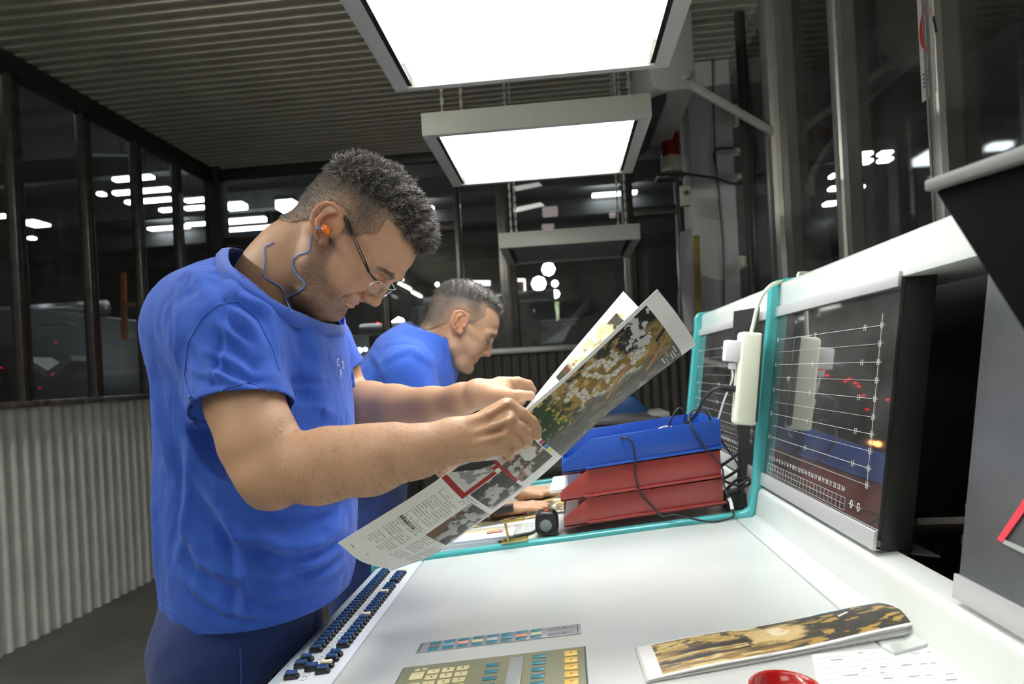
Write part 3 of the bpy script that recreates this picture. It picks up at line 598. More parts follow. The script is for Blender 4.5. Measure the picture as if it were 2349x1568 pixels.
# small membrane strip with soft keys, set in the desk
def ontop(poly, h, name, m, parent, lift=0., bev=0):
    """flat plate on the desk plane: poly of (x, y)"""
    mb = MB(); n = len(poly)
    lo = [Vector((x, y, dz(x))) + DN * lift for x, y in poly]; hi = [p + DN * h for p in lo]
    mb.add(lo + hi, [tuple(range(n)), tuple(range(2 * n - 1, n - 1, -1))] + [(i, n + i, n + (i + 1) % n, (i + 1) % n) for i in range(n)])
    return mb.build(name, m, parent, bev=bev)
def quadd(pts): return [(desk(*p).x, desk(*p).y) for p in pts]
def rect(x0, x1, y0, y1): return [(x0, y0), (x1, y0), (x1, y1), (x0, y1)]
keyblue = mat('key_blue', (.05, .25, .34), .35); keyyel = mat('key_yellow', (.85, .55, .12), .4); keycream = mat('key_cream', (.80, .72, .42), .4)
legend = mat('legend_dark', (.06, .08, .09), .5)
t = thing('ink_strip', 'narrow grey strip of coloured soft keys set in the near desk', 'key strip', desk(1140, 1465))
A, B, C_, D = [desk(*p) for p in ((950, 1504), (1331, 1449), (1330, 1427), (963, 1481))]
y0_, y1_ = (A.y + B.y) / 2, (C_.y + D.y) / 2; x0_, x1_ = -.272, .0045
ontop(rect(x0_, x1_, y0_, y1_), .0015, 'plate', mat('strip_grey', (.33, .34, .37), .4), t, bev=.0004)
ontop(rect(x0_ + .004, x0_ + .006, y0_ + .003, y1_ - .003), .0004, 'end_line', legend, t, .0015); ontop(rect(x1_ - .006, x1_ - .004, y0_ + .003, y1_ - .003), .0004, 'end_line', legend, t, .0015)
cols = [(.18, .19, .21), (.20, .42, .52), (.85, .42, .30), (.72, .68, .42), (.60, .62, .66), (.14, .36, .48), (.85, .40, .28), (.72, .70, .46)]
for i, c in enumerate(cols):
    xa = x0_ + .020 + i * .0248; w = .018; hh = y1_ - y0_
    for nm, f0, f1, m_ in (('soft_key', .06, .30, keyblue), ('soft_key', .70, .94, keyblue), ('colour_field', .36, .64, mat('field_%d' % i, c, .45))):
        ontop(rect(xa, xa + w, y0_ + hh * f0, y0_ + hh * f1), .0008, nm, m_, t, .0015, .0002)
ontop(rect(x0_ + .222, x1_ - .010, y0_ + .004, y0_ + .014), .0004, 'label_field', mat('field_label', (.26, .27, .30), .4), t, .0015); ontop(rect(x0_ + .222, x1_ - .010, y0_ + .024, y0_ + .034), .0004, 'label_field', mat('field_label', ()), t, .0015)
mb = MB(); c = Vector((-.022, (y0_ + y1_) / 2 - .01, dz(-.022) + .0022)); mb.box(c, (.004, .0015, .0004)); mb.box(c + Vector((0, .02, 0)), (.004, .0015, .0004)); mb.build('arrow_mark', legend, t)
# large keypad
def keypad(x0, y0, sc, label, pale=1.0, mats_=None):
    t = thing('membrane_keypad', label, 'keypad', (x0 + .14 * sc, y0 - .1 * sc, dz(x0 + .14)))
    base, kc, kb, ky = mats_
    X = lambda f: x0 + .285 * sc * f
    Yv = lambda g: y0 - .24 * sc * g
    ontop([(X(0), Yv(1)), (X(1), Yv(1)), (X(1), Yv(0)), (X(0), Yv(0))], .0022, 'base_plate', base, t, bev=.0006)
    ontop([(X(-.008), Yv(1)), (X(1.008), Yv(1)), (X(1.008), Yv(-.01)), (X(-.008), Yv(-.01))], .0008, 'gasket', legend, t)
    def key(f, g, w, h, m, nm='key', txt=None):
        ontop([(X(f), Yv(g + h)), (X(f + w), Yv(g + h)), (X(f + w), Yv(g)), (X(f), Yv(g))], .0012, nm, m, t, .0022, .0004)
        if txt:
            c = Vector((X(f + w / 2), Yv(g + h / 2), dz(X(f + w / 2)))) + DN * .0036; textmesh(txt, .0055 * sc, frame_m(c, DX, (0, 1, 0)), legend, t, 'key_legend', .0001)
    n_ = iter('789456123.0-' * 3)
    for cx in (.155, .235, .315):
        for k in range(8): key(cx, .085 + k * .075, .066, .052, kc, 'key', None)
    for i, cx in enumerate((.155, .235, .315)):
        for k in range(3):
            c = Vector((X(cx + .033), Yv(.085 + k * .075 + .026), dz(X(cx + .033)))) + DN * .0036; textmesh('789456123'[k * 3 + i], .007 * sc, frame_m(c, DX, (0, 1, 0)), legend, t, 'key_legend', .0001)
    for k, (f, g, w, h) in enumerate(((.075, .055, .03, .025), (.115, .05, .03, .025), (.065, .10, .075, .09), (.065, .24, .075, .09), (.065, .38, .075, .09))): key(f, g, w, h, kc)
    for k in range(6): key(.475, .095 + k * .085, .07, .04, kb); key(.725, .05 + k * .085, .07, .045, kb)
    for k in range(6): key(.905 - .01, .05 + k * .088, .068, .068, ky, 'key', 'M')
    key(.60, .05, .075, .5, mat('display_window', (.42, .46, .46), .25), 'display')
    mb = MB(); c = Vector((X(.545), Yv(.11), dz(X(.545)))) + DN * .004
    for k in (0, 2): mb.box(Vector((X(.538), Yv(.115 + k * .085), dz(X(.538)))) + DN * .0036, (.004, .002, .0004)); mb.box(Vector((X(.788), Yv(.13 + k * .085), dz(X(.788)))) + DN * .0036, (.004, .002, .0004))
    mb.build('indicator', mat('indicator_red', (.7, .1, .12), .4), t)
    return t
kx0 = -.277; ky0 = .948
keypad(kx0, ky0, 1.0, 'olive green keypad plate with cream, blue and yellow keys on the near desk', mats_=(mat('keypad_olive', (.30, .31, .20), .4), keycream, keyblue, keyyel))
keypad(-.33, 1.795, .95, 'pale keypad plate on the second console behind the tape measure', mats_=(mat('keypad_pale', (.46, .48, .42), .4), mat('key_pale', (.72, .62, .32), .4), mat('key_paleblue', (.42, .50, .56), .4), keyyel))

# ---- the opening beside the glass: dark inside, shelf, meter box, perforated orange guard
t = thing('cavity_frame', 'dark metal framework inside the open bay of the console', 'framework', (.68, .9, .9))
mb = MB(); mb.bar(atx(2085, 1225, .68), atx(2205, 1175, .68) + Vector((0, -.05, 0)), .20, .012); mb.build('shelf', grey_paint, t, bev=.002)
mb = MB(); mb.box((.70, .78, 1.18), (.05, .02, .52)); mb.build('post', blackm, t, bev=.002)
t = thing('meter_box', 'narrow dark meter box with yellow patch in the console bay', 'meter', (.60, .80, 1.0))
q0 = atx(2228, 1150, .60)
mb = MB(); mb.box((.61, .792, 1.20), (.04, .05, .36)); mb.build('case', black, t, bev=.004)
mb = MB(); mb.add([atx(2218, 1155, .585), atx(2240, 1158, .585), atx(2238, 1200, .585), atx(2218, 1192, .585)], [(0, 1, 2, 3)]); mb.build('yellow_patch', mat('patch_yellow', (.45, .32, .02), .5), t, solid=.002)
mb = MB(); [mb.add([atx(px, py, .585), atx(px + 12, py + 4, .585), atx(px + 12, py + 10, .585), atx(px, py + 6, .585)], [(0, 1, 2, 3)]) for px, py in ((2256, 940), (2254, 960), (2248, 1038), (2240, 1095))]; mb.build('status_light', mat('status_amber', (.4, .2, .02), .5, emit=(.5, .25, .02), estr=.25), t, solid=.002)
mb = MB(); mb.add([atx(2204, 1226, .585), atx(2236, 1236, .585), atx(2234, 1262, .585), atx(2204, 1250, .585)], [(0, 1, 2, 3)]); mb.build('emblem_plate', mat('plate_dark', (.03, .03, .035), .4), t, solid=.002)
mb = MB(); c = atx(2216, 1240, .583); mb.bar(c + Vector((0, .004, -.006)), c + Vector((0, .004, .006)), .003, .001, (1, 0, 0)); mb.bar(c + Vector((0, -.003, -.006)), c + Vector((0, -.003, .006)), .0015, .001, (1, 0, 0)); mb.bar(c + Vector((0, -.003, .005)), c + Vector((0, -.009, .005)), .0015, .001, (1, 0, 0)); mb.bar(c + Vector((0, -.003, -.005)), c + Vector((0, -.009, -.005)), .0015, .001, (1, 0, 0)); mb.bar(c + Vector((0, -.009, -.005)), c + Vector((0, -.009, .006)), .0015, .001, (1, 0, 0)); mb.build('emblem', mat('emblem_grey', (.4, .42, .42), .4), t)
t = thing('perforated_guard', 'orange guard plates with slots low in the console bay', 'guard', (.74, .85, .93))
for j, (ya_, yb_) in enumerate(((1.02, .815), (.805, .70))):
    mb = MB(); x_ = .74
    for r in range(5): mb.box((x_, (ya_ + yb_) / 2, 1.075 - r * .030), (.004, ya_ - yb_, .012))
    for r in range(4):
        yy = ya_ - (.0 if r % 2 else .022)
        while yy > yb_: mb.box((x_, max(yy, yb_ + .006), 1.06 - r * .030), (.004, .012, .020)); yy -= .045
    mb.build('slotted_plate', orange, t)
# hooded monitor at the right frame edge
t = thing('hooded_monitor', 'black hooded monitor looming at the right edge, grey top edge', 'monitor', (.47, .4, 1.2))
A = at(2172, 408, .60); B_ = at(2349, 310, .45); A2 = at(2176, 436, .60); D_ = at(2349, 895, .45); E_ = at(2290, 760, .50)
dirn = (A - B_) 
def yz(p): return (p.y, p.z)
sl = (A.z - B_.z) / (A.y - B_.y)
topb = (.12, A.z - sl * (A.y - .12))
mb = MB(); mb.prism([(A.y, A2.z), (E_.y, E_.z), (D_.y, D_.z), (.30, 1.10), (.12, 1.10), (.12, topb[1] - .012)], A.x - .012, .47, 'x'); mb.build('hood', mat('hood_black', (.0008, .0008, .001), .9, spec=.08), t, bev=.003)
mb = MB(); mb.prism([(A.y + .002, A.z), (A.y + .002, A2.z), (.12, topb[1] - .014), (.12, topb[1])], A.x - .02, .475, 'x'); mb.build('top_edge', mat('edge_lit_grey', (.17, .175, .17), .5), t, bev=.003)  # light falling on the top edge put into a paler grey
mb = MB(); mb.box((.43, .2, 1.02), (.03, .08, .17)); mb.build('stand', blackm, t, bev=.004)
# near lower glass: its red and grey reflections painted on as thin strips
mb = MB()
o = thing('reflection_mark', 'red and grey reflections painted on the glass at the right edge as strips', 'painted reflection', (.47, .75, 1.1))
def onpanel(px, py, off=.0012):
    d = _ix * (px - 1174.5) + _iy * (-(py - 784) + 70) + _f * 1400
    ax = Vector((PXT - PX0, 0, PZT - PZ0)).normalized(); n = Vector((-ax.z, 0, ax.x)); p0 = Vector((PX0, 0, PZ0)) + n * off
    c0 = Vector((0, 0, 1.32)); return c0 + d * ((p0 - c0).dot(n) / d.dot(n))
def pstrip(pts, name, m, parent):
    P = [onpanel(*p) for p in pts]; mb = MB(); mb.add(P, [tuple(range(len(P)))]); return mb.build(name, m, parent, solid=.0006)
pstrip([(2288, 1236), (2300, 1244), (2360, 1160), (2352, 1140)], 'red_reflection', mat('reflection_red', (.75, .06, .09), .4), o)
pstrip([(2302, 1236), (2300, 1246), (2360, 1275), (2362, 1262)], 'grey_reflection', mat('reflection_grey', (.35, .4, .38), .5), o)

# ============================================================ LOOSE THINGS ON THE DESKS
def tray(cx0, cx1, y0, y1, z, m, label, h=.078):
    """letter tray: open front at cx0, walls, rim ledge; leans with the desk"""
    t = thing('letter_tray', label, 'tray', (cx0, y0, z), 'letter trays stacked on the desk divider')
    L = cx1 - cx0
    def T_(x, y, zz): return Vector((cx0 + x * L, y, z + zz + DS * x * L * 1.05))
    def side(y, th, nm):
        prof = [(0, 0), (.0, .018), (.012, .030), (.20, h), (1, h), (1.0, 0)]
        P = [T_(a, y, b) for a, b in prof]; Q = [T_(a, y + th, b) for a, b in prof]; n = len(P); mb = MB()
        mb.add(P + Q, [tuple(range(n)), tuple(range(2 * n - 1, n - 1, -1))] + [(i, n + i, n + (i + 1) % n, (i + 1) % n) for i in range(n)]); mb.build(nm, m, t, bev=.0012)
    side(y0, .003, 'side_wall'); side(y1 - .003, .003, 'side_wall')
    mb = MB(); q = [T_(0, y0, 0), T_(1, y0, 0), T_(1, y1, 0), T_(0, y1, 0)]; mb.add(q + [p + Vector((0, 0, .004)) for p in q], [(0, 1, 2, 3), (7, 6, 5, 4), (0, 4, 5, 1), (1, 5, 6, 2), (2, 6, 7, 3), (3, 7, 4, 0)]); mb.build('tray_floor', m, t)
    mb = MB(); a = T_(1, y0, h / 2); b = T_(1, y1, h / 2); mb.bar(a, b, .004, h); mb.build('back_wall', m, t, bev=.001)
    mb = MB(); a = T_(.15, y0 - .004, .006); b = T_(1.02, y0 - .004, .008); mb.bar(a, b, .009, .006); mb.build('rib', m, t, bev=.0015)
    mb = MB(); a = T_(-.0, y0 + .0, .012); b = T_(.0, y1, .012); mb.bar(a, b, .003, .022); mb.build('front_lip', m, t, bev=.001)
    return t
tred = mat('tray_red', (.30, .042, .036), .33, noise=.05, coat=.1); tblue = mat('tray_blue', (.015, .07, .36), .3, noise=.04, coat=.1)
tray(-.020, .382, 1.585, 1.84, .912, tred, 'dark red letter tray at the bottom of the stack')
tray(-.026, .380, 1.585, 1.84, .979, tred, 'red letter tray in the middle of the stack, papers sticking out')
tray(-.018, .384, 1.585, 1.84, 1.052, tblue, 'blue letter tray on top of the stack, cables lying in it')
for i, (x0, dy, zz, label) in enumerate(((-.055, .02, .992, 'white papers sticking out of the middle red tray'), (-.02, .03, .925, 'papers and odds lying in the bottom red tray'))):
    mb = MB(); p = [Vector((x0 + a * .3, 1.6 + b * .2, zz + (a * .3) * DS + .006)) for a, b in ((0, 0), (1, 0), (1, 1), (0.02, 1))]
    mb.add(p + [q + Vector((0, 0, .008)) for q in p], [(0, 1, 2, 3), (7, 6, 5, 4), (0, 4, 5, 1), (1, 5, 6, 2), (2, 6, 7, 3), (3, 7, 4, 0)]); o = mb.build('paper_stack', mat('paper_white', (.80, .82, .82), .6)); tag(o, label, 'paper')
# adapter, charger, cables
hub = mat('adapter_white', (.78, .82, .68), .35)
t = thing('power_adapter', 'long off-white power adapter hanging beside the teal end plate', 'adapter', (.45, 1.53, 1.28))
def hang(px, py, y=1.53): return at(px, py, y)
a = hang(1722, 762); b = hang(1706, 974)
ax = (a - b).normalized(); R = Matrix((Vector((0, 1, 0)).cross(ax), Vector((0, 1, 0)), ax)).transposed()
mb = MB(); mb.box((a + b) / 2 + Vector((0, -.008, 0)), (.054, .020, (a - b).length), R); mb.build('front_shell', hub, t, bev=.009, seg=3)
mb = MB(); mb.box((a + b) / 2 + Vector((.0, .012, 0)), (.054, .018, (a - b).length), R); mb.build('back_shell', hub, t, bev=.008, seg=3)
mb = MB(); mb.box((a + b) / 2 + Vector((.016, -.004, 0)), (.026, .026, (a - b).length * .96), R); mb.build('shaded_side', mat('adapter_shaded', (.045, .065, .04), .35), t, bev=.006)  # shade on the right side put into a dark green colour
mb = MB(); mb.tube([a + Vector((-.002, .0, -.01)), hang(1728, 745), hang(1742, 690), hang(1768, 655), at(1800, 645, 1.56), at(1830, 643, 1.6) + Vector((.0, 0, .004)), Vector((.62, 1.62, 1.535)), Vector((.74, 1.64, 1.50)), Vector((.77, 1.6, 1.3))], .0048); mb.build('cord', mat('cord_cream', (.66, .70, .56), .4), t, smooth=True)
t = thing('phone_charger', 'small white plug-in charger with white cable on the adapter', 'charger', hang(1679, 806))
c = hang(1680, 805); mb = MB(); mb.box(c, (.040, .03, .052), R); mb.build('body', mat('charger_white', (.82, .84, .86), .35), t, bev=.004)
mb = MB(); mb.box(hang(1679, 839), (.016, .012, .016), R); mb.build('plug', mat('charger_white', ()), t, bev=.003)
mb = MB(); mb.tube([hang(1679, 845), hang(1680, 870), hang(1662, 915, 1.56), hang(1640, 978, 1.62), at(1610, 1000, 1.68), at(1560, 985, 1.72), at(1520, 988, 1.72), at(1500, 1000, 1.68)], .0024); mb.build('cable', mat('charger_white', ()), t, smooth=True)
t = thing('black_power_cord', 'thick black power cord curving from the adapter into the blue tray', 'cable', hang(1665, 890))
mb = MB(); mb.cyl(hang(1688, 892), hang(1660, 889), .0085, .006, 12); [mb.cyl(hang(1680 - 6 * k, 891), hang(1677 - 6 * k, 891), .0085, n=12) for k in range(4)]; mb.build('plug', rubber, t, smooth=False)
mb = MB(); mb.tube([hang(1662, 890), hang(1640, 893), hang(1615, 915, 1.56), hang(1597, 950, 1.6), at(1570, 975, 1.66), at(1540, 995, 1.7), at(1515, 1010, 1.72)], .0045); mb.build('cord', rubber, t, smooth=True)
t = thing('thin_black_cable', 'thin black cable drooping over the tray stack down to the desk corner', 'cable', at(1460, 1080, 1.57))
mb = MB(); mb.tube([at(1500, 1015, 1.70), at(1440, 1012, 1.66), at(1423, 1008, 1.60), at(1432, 1003, 1.572), at(1450, 1015, 1.572), at(1457, 1050, 1.572), at(1458, 1090, 1.572), at(1470, 1130, 1.572), at(1500, 1165, 1.572), at(1520, 1184, 1.56), at(1545, 1180, 1.545), at(1575, 1186, 1.54), at(1625, 1196, 1.535), at(1660, 1192, 1.535), at(1682, 1184, 1.54), at(1680, 1165, 1.545)], .0026, sub=6); mb.build('cord', rubber, t, smooth=True)
mb = MB(); mb.tube([at(1680, 1168, 1.545), at(1676, 1150, 1.55), at(1672, 1142, 1.55)], .0045); mb.build('connector', mat('charger_white', ()), t, smooth=True)
mb = MB(); mb.tube([at(1672, 1142, 1.55), at(1660, 1110, 1.57), at(1655, 1070, 1.572), at(1620, 1030, 1.575), at(1590, 985, 1.58), at(1580, 955, 1.6), at(1592, 940, 1.61), at(1618, 942, 1.6), at(1640, 985, 1.6), at(1665, 1025, 1.6), at(1690, 1060, 1.6), at(1706, 1100, 1.6), at(1700, 1140, 1.6)], .0026, sub=6); mb.build('cord', rubber, t, smooth=True)
t = thing('tangled_cables', 'tangle of black cables behind the stack of trays', 'cable', at(1690, 1100, 1.62))
mb = MB(); mb.tube([at(1655, 1068, 1.62), at(1680, 1050, 1.64), at(1695, 1035, 1.66)], .004); mb.build('cord', rubber, t, smooth=True); mb = MB(); mb.tube([at(1655, 1100, 1.6), at(1690, 1112, 1.6), at(1715, 1100, 1.6), at(1720, 1108, 1.62), at(1690, 1125, 1.62), at(1665, 1135, 1.6)], .0035)
mb.build('cord', rubber, t, smooth=True); mb = MB(); mb.tube([at(1700, 1040, 1.68), at(1698, 1070, 1.66), at(1670, 1092, 1.64), at(1655, 1098, 1.62)], .004); mb.build('cord', rubber, t, smooth=True); mb = MB(); mb.tube([at(1660, 1130, 1.6), at(1690, 1100, 1.62), at(1722, 1095, 1.64)], .004); mb.build('cord', rubber, t, smooth=True); mb = MB(); mb.tube([at(1560, 1000, 1.72), at(1572, 960, 1.7), at(1560, 935, 1.7), at(1540, 960, 1.7), at(1530, 1000, 1.72)], .0025)
mb.build('cord', rubber, t, smooth=True); mb = MB(); mb.tube([at(1500, 998, 1.7), at(1530, 985, 1.7), at(1575, 990, 1.68), at(1560, 1002, 1.68), at(1515, 1004, 1.68)], .0024); mb.build('cord', rubber, t, smooth=True)
mb = MB(); mb.tube([at(1640, 985, 1.66), at(1625, 975, 1.7), at(1600, 972, 1.7), at(1610, 985, 1.7)], .0026); mb.build('pale_cord', mat('cord_grey', (.5, .5, .48), .4), t, smooth=True); mb = MB(); mb.tube([at(1520, 990, 1.7), at(1510, 985, 1.7), at(1530, 978, 1.72), at(1560, 984, 1.72)], .003); mb.build('pale_cord', mat('cord_grey', (.5, .5, .48), .4), t, smooth=True)
t = thing('transformer_block', 'small black transformer block behind the tray stack on the desk', 'adapter', at(1682, 1145, 1.64))
mb = MB(); mb.box(at(1680, 1143, 1.65), (.055, .07, .04), Matrix.Rotation(-.12, 3, 'Y')); mb.build('case', black, t, bev=.004)
mb = MB(); mb.add([at(1683, 714, 1.66), at(1742, 704, 1.66), at(1708, 1128, 1.66), at(1690, 1128, 1.66), at(1693, 1000, 1.66), at(1675, 880, 1.66)], [tuple(range(6))]); o = mb.build('clipboard', mat('dark_card', (.045, .042, .042), .5), solid=.006); tag(o, 'dark grey board leaning upright behind the white adapter', 'board')
# tape measure
t = thing('tape_measure', 'black tape measure with grey disc and red spot on the desk divider', 'tape measure', (-.066, 1.62, .90))
C0 = at(1254, 1202, 1.60); mb = MB(); pr = []
for i in range(28):
    q = 2 * math.pi * i / 28; ex = .55; pr.append((C0.x + .031 * math.copysign(abs(math.cos(q)) ** ex, math.cos(q)), C0.z + .031 * math.copysign(abs(math.sin(q)) ** (ex if math.sin(q) < 0 else .8), math.sin(q)) - (.0)))
mb.prism(pr, 1.60, 1.655); mb.build('case', black, t, bev=.007, seg=3)
mb = MB(); mb.cyl(C0 + Vector((-.002, -.0005, -.003)), C0 + Vector((-.002, -.003, -.003)), .0155, n=28); mb.build('side_disc', mat('disc_grey', (.20, .21, .22), .35), t, bev=.001)
mb = MB(); mb.cyl(C0 + Vector((0, .024, .030)), C0 + Vector((0, .024, .033)), .0075, n=18); mb.build('red_button', mat('button_red', (.55, .04, .04), .3), t, bev=.0008)
mb = MB(); mb.tube([C0 + Vector((-.026, .01, -.012)), at(1222, 1221, 1.60), at(1190, 1229, 1.60), at(1150, 1240, 1.60), at(1080, 1248, 1.62)], [.003, .0045, .006, .006, .004], sub=4); mb.build('wrist_strap', rubber, t, smooth=True)
# folding brass loupe
brass = mat('brass', (.50, .38, .11), .25, .85, bump=.05)
t = thing('linen_tester', 'folding brass magnifier standing open on the desk divider', 'magnifier', at(1175, 1243, 1.56))
def LB(px, py, dy=0): return at(px, py, 1.552) + Vector((0, dy, 0))
for a_, b_, w_, h_ in ((LB(1152, 1245), LB(1210, 1236), .005, .0045), (LB(1152, 1245, .022), LB(1210, 1236, .022), .005, .0045), (LB(1153, 1245, -.002), LB(1153, 1245, .024), .007, .005), (LB(1209, 1236, -.002), LB(1209, 1236, .024), .005, .004)):
    mb = MB(); mb.bar(a_, b_, w_, h_); mb.build('base_bar', brass, t, bev=.0007)
for dy in (0, .022):
    mb = MB(); mb.bar(LB(1166, 1241, dy), LB(1157, 1197, dy), .003, .0035, (1, 0, 0)); mb.build('hinged_arm', brass, t, bev=.0006)
mb = MB(); mb.bar(LB(1154, 1197, .011), LB(1202, 1190, .011), .028, .0075); mb.build('lens_holder', brass, t, bev=.0014)
mb = MB(); c = (LB(1154, 1197, .011) + LB(1202, 1190, .011)) / 2; mb.cyl(c + Vector((0, 0, .0036)), c + Vector((0, 0, .005)), .0095, n=24); mb.build('lens', mat('lens_dark', (.05, .05, .05), .05, coat=1), t, bev=.0004)
# booklets behind the divider
pw = mat('paper_white', ()); 
t = thing('notebook', 'stack of white notebooks with an orange label by the divider', 'notebook', (-.27, 1.64, .87))
for k in range(4):
    a = .03 * (k - 1.5); xo = -.29 + .003 * k; mb = MB(); p = [Vector((xo - .10, 1.60 + a * .1, 0)), Vector((xo + .125, 1.595 - a * .05, 0)), Vector((xo + .128, 1.675, 0)), Vector((xo - .10, 1.68, 0))]
    p = [Vector((q.x, q.y, dz(q.x) + .001 + k * .0055)) for q in p]
    mb.add(p + [q + Vector((0, 0, .0045)) for q in p], [(0, 1, 2, 3), (7, 6, 5, 4), (0, 4, 5, 1), (1, 5, 6, 2), (2, 6, 7, 3), (3, 7, 4, 0)]); mb.build('booklet', pw if k % 2 == 0 else mat('paper_blue', (.55, .62, .75), .5), t)
xo = -.235; q = [Vector((xo - .0, 1.64, dz(xo) + .0245)), Vector((xo + .045, 1.638, dz(xo + .045) + .0245)), Vector((xo + .047, 1.662, dz(xo + .047) + .0245)), Vector((xo + .002, 1.664, dz(xo) + .0245))]
mb = MB(); mb.add(q, [(0, 1, 2, 3)]); mb.build('orange_label', mat('label_orange', (.85, .30, .18), .5), t, solid=.0005)
t = thing('stapler_box', 'black flat case lying on the second console behind the sheet', 'case', (-.25, 1.83, .87))
mb = MB(); c = atz(1130, 1170, .90); mb.box(c, (.13, .035, .022), Matrix.Rotation(-DS, 3, 'Y')); mb.build('case_body', black, t, bev=.003)
mb = MB(); mb.box(c + Vector((.005, .0, .0115)), (.11, .02, .002), Matrix.Rotation(-DS, 3, 'Y')); mb.build('top_inlay', mat('inlay_brown', (.14, .07, .06), .3), t, bev=.0005)
# red lid cup and paper form at the bottom edge
t = thing('red_cup', 'round red plastic cup at the bottom edge of the desk', 'cup', (.243, .76, dz(.243)))
c = (.238, .735, dz(.238) - .001)
mb = MB(); mb.lathe(c, [(0, 0), (.032, 0), (.034, .003), (.0385, .016), (.041, .018), (.0415, .023), (.040, .025), (.037, .022), (.034, .008), (0, .006)], 48); mb.build('cup_body', mat('cup_red', (.42, .012, .012), .18, coat=.6), t, smooth=True)
t = thing('paper_form', 'white printed table form lying right of the red cup', 'paper', (.36, .78, .93))
def dsk2(px, py, l=.002): return desk(px, py, l)
P = [dsk2(1862, 1500), dsk2(2140, 1476), dsk2(2300, 1640), dsk2(1895, 1665)]
mb = MB(); mb.add(P, [(0, 1, 2, 3)]); mb.build('sheet', pw, t, solid=.0008)
lm = mat('form_line', (.55, .57, .60), .6); mb = MB()
def lerp2(u, v): return (P[0].lerp(P[1], u)).lerp(P[3].lerp(P[2], u), v) + DN * .0008
for k in range(1, 12): mb.bar(lerp2(.03, k / 12), lerp2(.97, k / 12), .0005, .0002, DN)
for k in (.1, .35, .5, .62, .8, .95): mb.bar(lerp2(k, .05), lerp2(k, .95), .0005, .0002, DN)
for k in range(40):
    u, v = r_.random() * .8 + .1, (int(r_.random() * 11) + .5) / 12; mb.bar(lerp2(u, v), lerp2(u + .03 + .06 * r_.random(), v), .0022, .0002, DN)
mb.build('printed_table', lm, t)
P2 = [dsk2(2022, 1487), dsk2(2120, 1470), dsk2(2138, 1480), dsk2(2052, 1503)]
mb = MB(); mb.add([p + DN * .004 for p in P2], [(0, 1, 2, 3)]); o = mb.build('acrylic_strip', mat('pale_acrylic', (.55, .6, .58), .1, coat=1), solid=.005); tag(o, 'short clear acrylic strip poking out below the print stack', 'strip')
